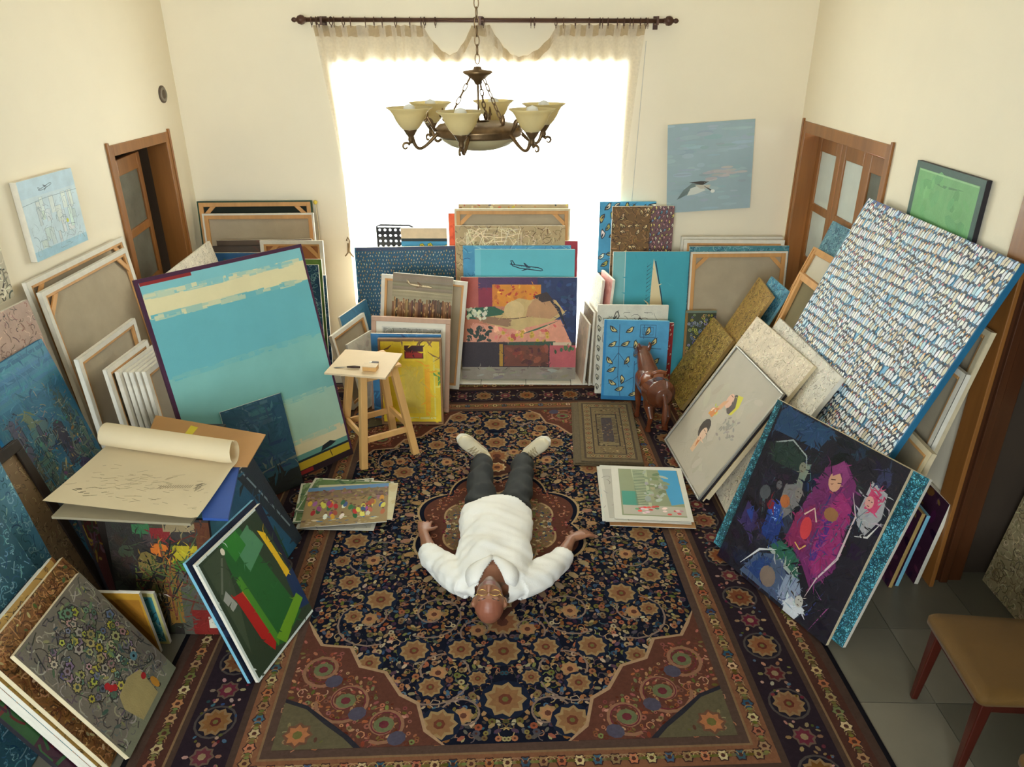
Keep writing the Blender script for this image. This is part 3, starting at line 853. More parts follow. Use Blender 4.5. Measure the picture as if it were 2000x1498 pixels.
def art_wall_city(A):
    bg(A, (196, 214, 220))
    A.rect(0, .0, 1, .12, (160, 196, 210)); A.rect(0, .78, 1, 1, (184, 208, 220))
    r = random.Random(2)
    for k in range(26):
        x, y = r.uniform(.08, .85), r.uniform(.12, .55); w_, h_ = r.uniform(.04, .12), r.uniform(.08, .25)
        A.rect(x, y, x + w_, y + h_, jit((206, 218, 214), 10, r)); A.line([(x, y), (x, y + h_), (x + w_, y + h_), (x + w_, y)], .003, (128, 148, 158))
    scribble(A, 70, [(120, 140, 150), (150, 168, 172)], .06, .0025, 4, .05, .05, .95, .68)
    A.line([(0, .7), (.4, .73), (1, .72)], .003, (140, 160, 170)); plane_shape(A, .45, .86, .13, None, (84, 96, 108), .003, .2); A.mell(.7, .36, .012, .012, (206, 206, 60))
def art_pale(A):
    bg(A, (190, 178, 150)); scribble(A, 260, [(70, 64, 54), (120, 112, 94), (220, 212, 190)], .07, .008, 6, curl=4)
def art_pink(A):
    bg(A, (176, 146, 128)); scribble(A, 1500, [(112, 86, 74), (206, 176, 152), (138, 96, 84), (90, 70, 62)], .04, .004, 8, curl=4)
def art_bluecity(A):
    bg(A, (44, 98, 124))
    for k in range(12): A.rect(0, .82 + k * .015, 1, .84 + k * .015, jit((58, 116, 144), 12))
    buildings(A, 46, [(64, 100, 108), (86, 108, 100), (50, 88, 112), (96, 104, 92), (70, 76, 96)], (28, 44, 56), 5, .08, .62)
    scribble(A, 380, [(30, 50, 62), (120, 138, 134), (60, 110, 130), (134, 124, 100)], .05, .004, 9, .04, .05, .96, .85)
    dabs(A, 60, [(150, 120, 70), (60, 130, 110), (120, 80, 110)], .012, 10, .05, .08, .95, .7)
    A.brushwork(700, .03, 205, 10)
def art_teal(A):
    bg(A, (70, 34, 60)); A.rect(.018, .0, .985, .985, (112, 168, 172))
    TB, TC, TD, TE = (128, 190, 194), (226, 214, 168), (104, 176, 184), (126, 184, 178)
    TF = (166, 200, 178)
    S = [(.93, .985, TB), (.845, .93, TC), (.6, .845, TD), (.35, .6, TE), (.16, .35, TF), (.10, .16, (220, 206, 164)), (.075, .10, (100, 150, 138))]
    for y0, y1, c in S: A.rect(.018, y0, .985, y1, c)
    r = random.Random(12)
    for y, c1, c2 in ((.845, TC, TD), (.93, TB, TC), (.6, TD, TE), (.35, TE, TF), (.16, TF, (220, 206, 164))):
        for k in range(90):
            x = r.uniform(.02, .88); A.rect(x, y - r.uniform(0, .014), x + r.uniform(.03, .1), y + r.uniform(0, .014), (lambda f: tuple(int(p + (q - p) * f) for p, q in zip(c1, c2)))(r.random()))
    A.rect(.018, .066, .985, .076, (24, 40, 46)); A.rect(.018, .03, .985, .066, (190, 158, 36)); A.rect(0, .0, 1, .03, (40, 24, 30)); A.rect(.3, .008, .7, .026, (140, 30, 30)); A.rect(.1, .01, .28, .03, (30, 70, 60))
    A.poly([(.78, .076), (.8, .1), (.86, .11), (.9, .095), (.86, .085)], (28, 36, 40)); A.line([(.84, .076), (.85, .035)], .006, (60, 50, 20)); A.rect(.02, .972, .3, .985, (140, 40, 40))
def art_whitetex(seed, base=(206, 194, 172), ink=((120, 108, 92), (170, 156, 134), (228, 218, 198)), n=2600, ln=.035, wd=.003):
    def f(A):
        bg(A, base); scribble(A, n, list(ink), ln, wd, seed, curl=5)
    return f
def art_darkblue(A):
    bg(A, (46, 84, 104))
    for k in range(60):
        y = rng.uniform(.25, 1); x = rng.uniform(0, .7)
        A.rect(x, y, x + rng.uniform(.1, .4), y + rng.uniform(.01, .05), jit((42, 72, 104) if y < .55 else (62, 98, 116), 12))
    A.poly([(0, .2), (.5, .28), (1, .3), (1, .33), (0, .25)], (112, 120, 112)); A.rect(0, 0, 1, .2, (30, 34, 34))
    A.brushwork(200, .04, 206, 8)
def art_bluepanel(A):
    bg(A, (22, 84, 118)); A.poly([(0, 1), (.3, 1), (.55, .4), (.2, .2), (0, .3)], (44, 112, 136)); A.poly([(.72, 1), (1, 1), (1, 0), (.9, 0)], (24, 38, 52))
    A.line([(.8, .98), (.88, .6), (.95, .2)], .012, (120, 140, 150)); A.poly([(.5, 0), (.8, .35), (.75, 0)], (30, 66, 50))
    A.brushwork(120, .05, 207, 7)
def art_greenabs(A):
    bg(A, (206, 214, 206)); A.rect(.025, .02, 1, .985, (44, 58, 38)); A.poly([(.3, .98), (.62, .98), (.86, .1), (.5, .03), (.3, .1)], (32, 92, 38))
    A.poly([(.06, .96), (.34, .97), (.2, .5), (.08, .2)], (60, 72, 50)); A.poly([(.46, .9), (.72, .95), (.8, .74), (.5, .66)], (78, 132, 92)); A.poly([(.36, .98), (.56, .98), (.6, .84), (.4, .8)], (44, 120, 40))
    A.poly([(.2, .62), (.3, .6), (.42, .12), (.34, .06), (.26, .2)], (168, 26, 20)); A.line([(.31, .6), (.43, .14)], .008, (196, 110, 36)); A.poly([(.3, .7), (.37, .7), (.46, .1), (.4, .06)], (70, 130, 34))
    A.poly([(.8, .86), (.88, .8), (.93, .5), (.96, .4), (.88, .36), (.86, .55)], (224, 178, 26)); A.poly([(.87, .4), (1, .42), (1, .08), (.84, .12)], (18, 44, 84)); A.poly([(.9, 1), (1, 1), (1, .44), (.96, .44)], (22, 26, 46))
    A.poly([(.42, .12), (.9, .24), (.95, .16), (.5, .02)], (104, 150, 30)); A.poly([(.08, .66), (.15, .7), (.2, .56), (.12, .54)], (150, 150, 140)); A.line([(.28, .9), (.1, .7)], .012, (96, 100, 84)); A.mell(.32, .93, .012, .018, (226, 214, 190))
    A.brushwork(160, .018, 204, 5)
def art_flower(A):
    bg(A, (112, 104, 92))
    A.rect(.0, .0, 1, .1, (120, 120, 98))
    scribble(A, 520, [(54, 52, 48), (150, 144, 128), (90, 84, 88), (120, 112, 96)], .06, .005, 21, .02, .05, .98, .98, 4)
    cols = [(150, 146, 84), (120, 100, 120), (96, 120, 96), (160, 130, 128), (96, 104, 130), (170, 160, 60), (176, 160, 140)]
    r = random.Random(14)
    for k in range(105):
        a, d = r.random() * 6.28, r.random() ** .6
        x, y = .5 + .42 * d * cos(a), .55 + .38 * d * sin(a)
        A.flower(x, y, r.uniform(.012, .024), jit(r.choice(cols), 18, r), jit((70, 66, 60), 20, r), (52, 50, 46), r.choice((5, 6, 8)), r.random())
    dabs(A, 110, [(96, 116, 80), (70, 90, 84), (140, 140, 90)], .014, 15, .1, .15, .9, .95, .35)
    A.poly([(.35, .04), (.66, .04), (.7, .25), (.55, .3), (.36, .28), (.3, .2)], (164, 146, 96))
    for x, y in ((.36, .36), (.39, .34), (.35, .39), (.68, .2)): A.mell(x, y, .016, .014, (170, 30, 34))
    A.mell(.76, .34, .022, .02, (90, 130, 140)); A.mell(.76, .34, .007, .007, (20, 26, 30)); A.mell(.72, .1, .018, .03, (190, 130, 40))
def art_brownpat(A):
    bg(A, (120, 80, 42)); scribble(A, 1300, [(70, 42, 20), (150, 104, 58), (176, 132, 82), (96, 58, 28)], .05, .005, 31, curl=4); dabs(A, 60, [(180, 160, 110), (90, 100, 60)], .01, 32)
def art_goldpat(seed, base=(164, 128, 66), n=1500):
    def f(A):
        bg(A, base); scribble(A, n, [(92, 70, 34), (196, 164, 96), (120, 92, 44), (176, 150, 60), (74, 58, 32)], .035, .0042, seed, curl=4.5)
        dabs(A, n // 16, [(190, 170, 70), (150, 110, 60), (120, 110, 40)], .008, seed + 1)
    return f
def art_darkfig(A):
    bg(A, (40, 34, 28)); r = random.Random(44)
    for k in range(70): A.mell(r.random(), r.random(), r.uniform(.02, .05), r.uniform(.02, .06), jit((50, 44, 34), 12, r), r.random() * 3)
    A.rect(.62, 0, .9, .62, (74, 72, 60)); A.rect(.5, .1, .64, .66, (120, 84, 28)); A.mell(.36, .62, .05, .07, (112, 94, 44)); A.mell(.5, .74, .05, .035, (190, 98, 26)); A.poly([(.62, .78), (.86, .78), (.9, .62), (.6, .62)], (170, 150, 26)); A.poly([(.6, .66), (.9, .64), (.9, .58), (.62, .56)], (60, 104, 30))
    A.rect(.42, .84, .62, .93, (120, 26, 26)); A.rect(.25, .88, .42, .96, (50, 96, 56)); A.rect(.55, .9, .9, .97, (140, 120, 84)); A.rect(.86, .6, 1, .98, (92, 46, 18)); A.mell(.9, .52, .04, .04, (110, 16, 36)); A.rect(.72, 0, .96, .22, (110, 22, 14)); A.poly([(.2, .1), (.4, .5), (.5, .46), (.46, .06)], (92, 78, 42)); A.mell(.42, .36, .03, .018, (180, 170, 150)); A.rect(.88, .06, .98, .16, (196, 188, 170))
    for k in range(26): A.line([(r.uniform(.2, .9), r.uniform(.1, .9)) for q in range(3)], .008, jit(r.choice([(24, 20, 18), (90, 40, 28), (70, 84, 40)]), 10, r))
    A.brushwork(500, .02, 203, 12)
def art_small_yellow(A):
    bg(A, (176, 130, 40)); A.rect(.05, .05, .95, .9, (150, 100, 30))
def art_small_teal(A):
    bg(A, (186, 176, 110)); A.rect(.1, .05, .92, .93, (58, 124, 132)); scribble(A, 40, [(30, 60, 70), (120, 150, 140)], .05, .004, 3, .1, .05, .9, .9)
def art_bluetex(seed, b_=(74, 124, 146)):
    def f(A):
        bg(A, b_); scribble(A, 1500, [(46, 86, 108), (112, 160, 176), (58, 104, 124), (136, 176, 184)], .045, .005, seed, curl=5)
    return f
def art_browntex(A):
    bg(A, (136, 110, 80)); scribble(A, 900, [(90, 70, 50), (176, 150, 112), (110, 84, 58)], .03, .0035, 40, curl=5)
def art_redlow(A):
    bg(A, (74, 26, 26)); scribble(A, 120, [(150, 120, 40), (110, 80, 90), (60, 60, 40)], .08, .012, 41, .0, .4, .7, 1)
def art_stripes(cols):
    def f(A):
        n = len(cols)
        for i, c in enumerate(cols): A.rect(0, 1 - (i + 1) / n, 1, 1 - i / n, c)
        scribble(A, 90, list(cols), .09, .012, 50, curl=.6)
    return f
def art_bluebird(A):
    bird_field(A, (30, 84, 112), 34, 36, .021, [(196, 196, 176), (176, 190, 186), (190, 160, 110)], [(22, 44, 62), (30, 54, 70)], 61, .9)
    A.rect(0, .975, 1, 1, (60, 70, 96)); A.rect(0, 0, .012, 1, (30, 110, 140))
def art_bluebig(seed, n=(12, 20), size=.05, bgc=(72, 150, 190), bodies=((222, 214, 190), (240, 236, 220), (196, 180, 90))):
    def f(A): bird_field(A, bgc, n[0], n[1], size, list(bodies), [(40, 56, 70), (30, 40, 50)], seed, .6, .9, .9); scribble(A, 40, [(50, 70, 90)], .12, .003, seed + 1)
    return f
def art_yflowers(A):
    bg(A, (70, 150, 190)); A.rect(0, .93, 1, 1, (222, 196, 160)); A.rect(0, .91, 1, .93, (40, 50, 50)); r = random.Random(8)
    for k in range(30): A.line([(r.random(), .5 + .35 * r.random()), (r.random(), .5 + .35 * r.random())], .005, (44, 60, 60))
    for k in range(40): A.flower(r.random(), .5 + r.random() * .4, .02, jit((200, 190, 40), 15, r), (150, 110, 30), (90, 110, 40), 5)
def art_plain(c, c2=None):
    def f(A):
        bg(A, c)
        if c2: dabs(A, 60, [c, c2], .05, 3, ja=6)
    return f
def art_tantex(A):
    bg(A, (186, 160, 116)); scribble(A, 1200, [(110, 84, 52), (222, 200, 158), (142, 112, 72), (160, 140, 110)], .05, .005, 71, curl=3); scribble(A, 90, [(232, 214, 176)], .16, .006, 72, .1, .7, .6, .98, .5)
def art_multitex(A):
    bg(A, (178, 156, 116)); dabs(A, 700, [(120, 90, 50), (200, 180, 60), (190, 110, 70), (90, 90, 80), (214, 196, 150)], .012, 73)
def art_bluelines(A):
    bg(A, (72, 148, 188)); scribble(A, 420, [(40, 90, 130), (130, 190, 210)], .09, .004, 74)
def art_airplane(A):
    bg(A, (96, 184, 198)); A.rect(0, 0, .06, 1, (112, 190, 204)); plane_shape(A, .52, .865, .27, None, (34, 54, 74), .008, -.12)
def art_nude(A):
    bg(A, (196, 120, 88)); r = random.Random(77)
    A.rect(0, .6, .16, 1, (176, 84, 72)); A.rect(.15, .66, .3, 1, (140, 30, 58)); A.rect(.15, .9, .68, 1, (74, 40, 84)); A.rect(.66, .5, 1, 1, (36, 50, 92)); A.poly([(.68, .8), (1, .8), (1, .3), (.86, .36), (.76, .66)], (30, 42, 84))
    for k in range(60): A.mell(r.uniform(.68, .98), r.uniform(.45, .98), r.uniform(.01, .03), r.uniform(.01, .02), jit((38, 56, 100), 16, r), r.random() * 3)
    A.rect(.27, .72, .69, .93, (220, 138, 26)); A.poly([(.27, .72), (.34, .93), (.27, .93)], (206, 120, 30)); dabs(A, 40, [(232, 170, 40), (200, 110, 24), (190, 60, 30)], .02, 78, .29, .74, .66, .91)
    A.poly([(.05, .7), (.28, .72), (.4, .66), (.3, .58), (.05, .6)], (40, 92, 62)); A.poly([(.03, .36), (.1, .56), (.5, .5), (.86, .6), (.96, .36), (.6, .34), (.3, .37)], (222, 150, 122))
    dabs(A, 24, [(196, 90, 80), (232, 178, 140), (220, 120, 110)], .03, 79, .3, .4, .85, .55)
    A.poly([(.1, .62), (.2, .56), (.4, .5), (.6, .52), (.8, .58), (.9, .66), (.82, .78), (.7, .82), (.6, .78), (.5, .8), (.42, .76), (.36, .64), (.24, .62)], (204, 172, 112))
    A.poly([(.1, .62), (.24, .62), (.4, .6), (.5, .56), (.4, .52), (.2, .56)], (150, 112, 80)); A.mell(.46, .68, .085, .08, (214, 184, 126), n=14); A.mell(.5, .55, .07, .055, (206, 176, 116), n=14)
    A.poly([(.56, .62), (.78, .6), (.88, .68), (.76, .8), (.64, .8), (.58, .72)], (190, 142, 98)); A.line([(.36, .6), (.46, .6), (.58, .62)], .006, (96, 62, 44)); A.line([(.5, .44), (.66, .5), (.84, .58)], .014, (44, 96, 66), True); A.line([(.74, .82), (.84, .7), (.92, .5)], .03, (34, 36, 50), True); A.poly([(.62, .82), (.74, .86), (.8, .78), (.7, .76)], (58, 40, 36))
    for k in range(26): A.mell(r.uniform(.06, .26), r.uniform(.38, .52), .013, .022, (44, 58, 46), r.random() * 3)
    for k in range(18): A.mell(r.uniform(.05, .22), r.uniform(.6, .7), .012, .02, jit((210, 214, 180), 14, r), r.random() * 3)
    for k in range(14): A.flower(r.uniform(.3, .8), r.uniform(.38, .48), .018, jit((214, 170, 60), 14, r), (186, 140, 50), None, 5)
    A.rect(0, .12, 1, .37, (48, 32, 36)); A.poly([(.4, .37), (.82, .38), (.82, .34), (.4, .33)], (50, 76, 56)); A.rect(.33, .13, .36, .35, (176, 130, 30)); A.rect(.37, .13, .76, .34, (112, 56, 34)); dabs(A, 24, [(140, 70, 40), (84, 40, 30)], .03, 80, .38, .15, .74, .32)
    A.rect(.77, .12, 1, .34, (186, 88, 92)); A.rect(.8, .34, .96, .37, (206, 180, 150))
    for k in range(8): A.mell(r.uniform(.79, .98), r.uniform(.24, .32), .012, .018, jit((70, 100, 60), 14, r))
    A.rect(0, 0, 1, .12, (140, 128, 112)); dabs(A, 30, [(150, 138, 122), (120, 108, 96)], .04, 81, 0, .01, 1, .11, .25, 0)
    A.brushwork(900, .014, 202, 8)
def art_brownplane(A):
    bg(A, (150, 130, 96))
    for k in range(22): A.rect(0, .7 + k * .014, 1, .72 + k * .014, jit((158, 142, 110) if k < 12 else (140, 124, 100), 8))
    A.rect(0, .3, 1, .77, (122, 84, 46)); r = random.Random(90)
    for k in range(90):
        x = r.random(); A.rect(x, .45, x + .025, .76 + r.uniform(0, .05), jit(r.choice([(120, 78, 40), (90, 60, 36), (150, 108, 64), (80, 56, 40)]), 14, r))
    for k in range(60): A.rect(*(lambda x, y: (x, y, x + .012, y + .02))(r.random(), r.uniform(.6, .79)), jit((190, 150, 96), 20, r))
    A.line([(0, .855), (.3, .865), (1, .85)], .006, (200, 186, 150), True); A.rect(0, 0, 1, .3, (110, 80, 50)); plane_shape(A, .45, .915, .2, (224, 204, 160), (112, 84, 52), .004, -.05)
def art_print(A):
    bg(A, (226, 218, 200)); A.rect(.13, .14, .9, .90, (206, 200, 186)); A.rect(.15, .16, .88, .885, (150, 146, 136)); scribble(A, 500, [(96, 92, 84), (190, 184, 172), (70, 66, 60)], .03, .003, 91, .15, .16, .88, .885)
def art_yellow(A):
    bg(A, (128, 92, 52)); A.rect(.035, .03, .965, .965, (222, 188, 30)); A.rect(.35, .13, .7, .68, (212, 184, 60)); A.rect(.4, .2, .64, .62, (206, 180, 70)); A.rect(.72, .1, .8, .7, (232, 166, 20)); A.rect(.36, .74, .74, .94, (236, 206, 50))
    A.rect(.41, .77, .71, .92, (98, 30, 22)); A.rect(.43, .78, .69, .84, (160, 44, 34)); A.rect(.42, .86, .7, .91, (60, 26, 24)); A.rect(.93, .45, .965, .62, (96, 150, 60)); A.rect(.3, .06, .88, .085, (216, 206, 120)); A.line([(.38, .078), (.62, .074)], .008, (60, 84, 90), True); A.rect(.86, .1, .885, .8, (216, 200, 90))
    pass
    A.brushwork(120, .04, 208, 6)
def art_feather(A):
    bg(A, (62, 156, 172)); A.rect(0, 0, .16, 1, (118, 176, 178)); A.rect(.155, 0, .165, 1, (190, 206, 200))
    A.poly([(.535, .95), (.62, .74), (.7, .52), (.68, .40), (.62, .1), (.52, .1), (.5, .5), (.52, .8)], (222, 202, 158)); A.line([(.56, .93), (.66, .66), (.70, .5), (.68, .4)], .008, (30, 40, 56))
    for k in range(26):
        y = .14 + k * .031; A.line([(.515, y), (.45, y - .03), (.46, y + .006)], .007, (44, 52, 66), True)
    A.brushwork(60, .03, 209, 4)
def art_drawing(A):
    bg(A, (214, 206, 188)); scribble(A, 90, [(70, 64, 58), (100, 96, 88)], .1, .003, 95, .08, .08, .92, .92, 4)
    for k in range(10): bird(A, rng.uniform(.1, .9), rng.uniform(.1, .9), .07, (206, 198, 180), (80, 74, 66), rng.random() * 3, rng)
    for k in range(8): bird(A, .03, .08 + k * .11, .045, (200, 190, 160), (70, 66, 60), 1.5, rng)
def art_bluetwigs(A):
    bg(A, (76, 152, 194)); A.rect(0, 0, .04, 1, (40, 132, 190)); A.rect(0, 0, 1, .05, (30, 110, 160))
    for x0, y0, x1, y1 in ((.24, .95, .25, .3), (.25, .3, .3, .05), (.1, .68, .9, .66), (.24, .6, .42, .42), (.24, .6, .1, .42), (.5, .5, .5, .1), (.5, .45, .7, .6), (.5, .3, .3, .2), (.7, .2, .9, .4), (.25, .3, .1, .2), (.62, .78, .62, .95)):
        A.line([(x0, y0), (x1, y1)], .004, (44, 66, 96))
    A.line([(.56, .8), (.56, .95), (.8, .95), (.8, .8), (.56, .8)], .005, (44, 70, 100)); A.line([(.6, .83), (.6, .92), (.76, .92), (.76, .83), (.6, .83)], .004, (44, 70, 100))
    for x, y, t in ((.14, .89, -1), (.4, .88, .4), (.68, .87, .9), (.14, .7, .3), (.34, .71, .2), (.5, .7, 1.2), (.78, .74, .7), (.1, .5, -1.2), (.14, .38, .2), (.38, .5, .8), (.28, .14, .1), (.16, .22, -.9), (.32, .26, 1.3), (.6, .56, .3), (.62, .3, .6), (.82, .5, .4), (.78, .12, .9), (.5, .08, .2)):
        bird(A, x, y, .062, (214, 196, 130), (44, 48, 54), t, rng)
def art_penguin(A):
    """rows of standing penguins packed shoulder to shoulder"""
    r = random.Random(101)
    bg(A, (120, 178, 214)); A.rect(0, .985, 1, 1, (84, 96, 150))
    w, h = A.w, A.h
    rows = int(h / .044)
    for j in range(rows - 1, -1, -1):
        y = (j + .1) / rows
        n = int(w / .0235)
        ph = r.random()
        for i in range(n):
            if r.random() < .025: continue
            x = (i + .5 + .35 * ph) / n
            yy = y + .012 * sin(x * 9 + j) / h + r.uniform(-.004, .004) / h
            s, t = .053 * r.uniform(.9, 1.15), r.uniform(-.06, .18)
            X = lambda u: x + u * s / w
            Y = lambda v: yy + v * s / h
            coat = jit(r.choice([(52, 56, 72), (40, 46, 60), (84, 78, 86), (60, 100, 130)]), 10, r)
            A.poly([(X(-.22), Y(0)), (X(.2), Y(0)), (X(.28 + t), Y(.55)), (X(.2 + t), Y(.95)), (X(-.02 + t), Y(1.12)), (X(-.2 + t), Y(.95)), (X(-.3 + t * .5), Y(.5))], coat)
            A.poly([(X(-.16), Y(.03)), (X(.14), Y(.03)), (X(.2 + t), Y(.5)), (X(.1 + t), Y(.82)), (X(-.12 + t), Y(.8)), (X(-.2 + t * .5), Y(.45))], jit(r.choice([(240, 242, 242), (226, 230, 234), (240, 238, 230), (216, 204, 180), (196, 220, 234)]), 9, r))
            if r.random() < .5: A.poly([(X(-.08 + t), Y(.72)), (X(.12 + t), Y(.74)), (X(.1 + t), Y(.95)), (X(-.04 + t), Y(.95))], jit(r.choice([(214, 150, 80), (206, 170, 110), (200, 120, 130), (120, 170, 200)]), 14, r))
def art_women(A):
    bg(A, (28, 24, 34)); r = random.Random(111)
    dabs(A, 70, [(26, 34, 56), (34, 28, 44), (22, 24, 30), (40, 26, 44)], .05, 112)
    A.poly([(.02, .84), (.4, .86), (.46, .99), (.02, .99)], (34, 62, 92)); A.line([(.08, .78), (.2, .84), (.34, .8), (.38, .74)], .01, (120, 130, 130))
    A.poly([(.08, .78), (.2, .83), (.34, .79), (.36, .7), (.1, .68)], (34, 50, 44)); A.poly([(.34, .72), (.4, .78), (.4, .66), (.36, .62)], (116, 124, 108))
    A.poly([(.5, .8), (.62, .88), (.74, .8), (.8, .6), (.84, .34), (.74, .2), (.6, .3), (.44, .34), (.46, .56)], (104, 36, 88)); A.poly([(.66, .74), (.78, .68), (.82, .4), (.74, .26), (.66, .34), (.62, .56)], (140, 40, 98)); A.poly([(.44, .5), (.54, .6), (.62, .5), (.6, .34), (.46, .32)], (122, 34, 76))
    A.poly([(.66, .6), (.66, .32), (.7, .34), (.7, .6)], (74, 36, 110))
    pass
    A.poly([(.82, .86), (.94, .84), (.97, .72), (.92, .6), (.82, .64)], (150, 148, 150)); A.poly([(.84, .84), (.94, .82), (.92, .72), (.83, .72)], (178, 60, 96)); A.line([(.84, .56), (.94, .6), (.98, .7)], .01, (200, 196, 190), True)
    A.poly([(.28, .6), (.4, .66), (.44, .54), (.36, .42), (.3, .46)], (110, 106, 106)); A.mell(.3, .42, .05, .06, (30, 62, 140), 0, 12); A.poly([(.24, .42), (.38, .4), (.4, .28), (.26, .28)], (28, 50, 110)); dabs(A, 16, [(150, 180, 220), (90, 120, 190)], .006, 113, .27, .38, .34, .46)
    A.poly([(.06, .4), (.18, .36), (.2, .22), (.06, .26)], (54, 40, 84)); A.poly([(.08, .34), (.12, .4), (.16, .3)], (34, 60, 130)); A.mell(.24, .46, .02, .03, (120, 30, 40))
    A.poly([(.34, .24), (.5, .28), (.62, .24), (.66, .18), (.5, .2)], (150, 158, 150)); A.poly([(.36, .26), (.62, .2), (.6, .3), (.42, .32)], (40, 88, 70)); A.poly([(.22, .02), (.3, .18), (.44, .24), (.6, .16), (.66, .02)], (70, 84, 110)); A.poly([(.26, .06), (.34, .18), (.42, .2), (.44, .04)], (36, 60, 110))
    A.poly([(.56, .18), (.66, .2), (.78, .06), (.68, .0), (.56, .06)], (128, 140, 160)); A.poly([(.62, .1), (.78, .08), (.74, .0), (.64, .0)], (190, 192, 196)); A.line([(.64, .12), (.72, .1)], .008, (60, 44, 36))
    for k in range(70):
        x, y = r.uniform(.2, .9), r.uniform(.02, .8); A.line([(x, y), (x + r.uniform(-.08, .08), y + r.uniform(-.1, .1)), (x + r.uniform(-.06, .06), y + r.uniform(-.14, .14))], .006, jit(r.choice([(44, 60, 110), (120, 60, 110), (22, 20, 28), (90, 96, 110), (40, 74, 80)]), 14, r), True)
    A.brushwork(1300, .022, 201, 15)
    A.mell(.6, .76, .035, .05, (190, 142, 112), .2, 12); A.poly([(.54, .82), (.6, .88), (.68, .82), (.66, .76), (.62, .82), (.57, .78)], (128, 52, 104)); A.line([(.57, .76), (.6, .77)], .005, (60, 30, 30)); A.line([(.62, .76), (.645, .77)], .005, (60, 30, 30)); A.line([(.595, .7), (.62, .7)], .006, (150, 60, 60)); A.mell(.67, .6, .04, .034, (140, 96, 60), .3, 10); A.mell(.55, .46, .032, .058, (190, 56, 62), .2, 12); A.line([(.5, .52), (.55, .58), (.6, .52)], .008, (206, 180, 160)); A.line([(.52, .36), (.57, .34), (.6, .38)], .007, (206, 170, 90)); A.line([(.74, .76), (.82, .66), (.83, .42), (.76, .26), (.74, .14)], .012, (190, 170, 170), True); A.line([(.2, .06), (.3, .2), (.42, .26)], .012, (206, 206, 206), True); A.mell(.33, .52, .03, .035, (160, 92, 50), .3); A.mell(.44, .1, .05, .055, (122, 104, 92), .4, 12); A.mell(.16, .5, .034, .04, (74, 76, 80), 0, 10)
    A.line([(.08, .78), (.2, .84), (.34, .8), (.38, .74)], .008, (150, 156, 150), True); A.poly([(.575, .74), (.59, .735), (.6, .75)], (150, 104, 84))
    for x, y, a_, b_, c in ((.35, .735, .02, .028, (120, 118, 100)), (.86, .76, .022, .03, (196, 140, 130)), (.4, .6, .022, .03, (120, 112, 104)), (.24, .58, .018, .024, (84, 80, 84)), (.72, .1, .024, .03, (176, 170, 160))):
        A.mell(x, y, a_, b_, c, .2, 11); A.line([(x - .012, y + .006), (x - .002, y + .008)], .004, (34, 28, 30)); A.line([(x + .008, y + .006), (x + .018, y + .008)], .004, (34, 28, 30)); A.line([(x - .006, y - .02), (x + .01, y - .02)], .004, (70, 40, 40))
    A.brushwork(260, .012, 211, 10)

def art_turq(A):
    bg(A, (92, 176, 196)); scribble(A, 1500, [(60, 130, 140), (130, 204, 214)], .03, .005, 120, curl=5)
    scribble(A, 1700, [(30, 66, 80), (36, 84, 90)], .035, .0034, 121, 0, 0, .13, 1, 5); scribble(A, 1700, [(30, 66, 80), (36, 84, 90)], .035, .0034, 122, .84, 0, 1, 1, 5)
def art_sketch(A):
    bg(A, (178, 168, 150)); A.line([(.015, .015), (.985, .015), (.985, .985), (.015, .985), (.015, .015)], .004, (120, 112, 98))
    dabs(A, 26, [(175, 165, 147), (182, 172, 153)], .07, 131, .05, .05, .95, .95, ja=3)
    for k in range(30): A.mell(.68 + rng.gauss(0, .06), .52 + rng.gauss(0, .05), .018, .008, jit((152, 144, 134), 8), rng.random() * 3)
    # upper head in profile with yellow scarf
    A.mell(.52, .66, .055, .07, (92, 80, 74), .5, 12); A.poly([(.5, .74), (.58, .76), (.62, .68), (.6, .6), (.56, .58), (.58, .66)], (206, 196, 60)); A.mell(.45, .66, .04, .052, (222, 176, 150), .4, 12); A.poly([(.38, .62), (.44, .66), (.42, .56), (.34, .5)], (214, 160, 120)); A.poly([(.3, .52), (.4, .56), (.38, .46), (.3, .46)], (206, 132, 84)); dabs(A, 14, [(226, 150, 60), (190, 196, 90), (220, 190, 170)], .012, 132, .3, .46, .42, .56)
    A.line([(.42, .7), (.46, .7)], .004, (60, 50, 46)); A.line([(.36, .44), (.42, .34), (.44, .2)], .006, (150, 120, 110), True)
    # lower head with dark hair
    A.mell(.4, .36, .06, .07, (74, 64, 58), .3, 12); A.mell(.44, .32, .038, .05, (222, 186, 158), .3, 12); A.poly([(.4, .28), (.47, .28), (.48, .16), (.42, .16)], (214, 176, 140)); A.poly([(.42, .26), (.46, .27), (.46, .2)], (196, 120, 70)); A.line([(.41, .35), (.445, .35)], .004, (50, 42, 40)); A.line([(.46, .345), (.49, .345)], .004, (50, 42, 40)); A.line([(.43, .285), (.46, .285)], .005, (160, 70, 60))
    for k in range(26):
        x, y = rng.uniform(.28, .5), rng.uniform(.12, .36); A.line([(x, y), (x + rng.uniform(-.1, .1), y - rng.uniform(.02, .1))], .003, (112, 102, 92), True)
    A.brushwork(90, .02, 210, 5)
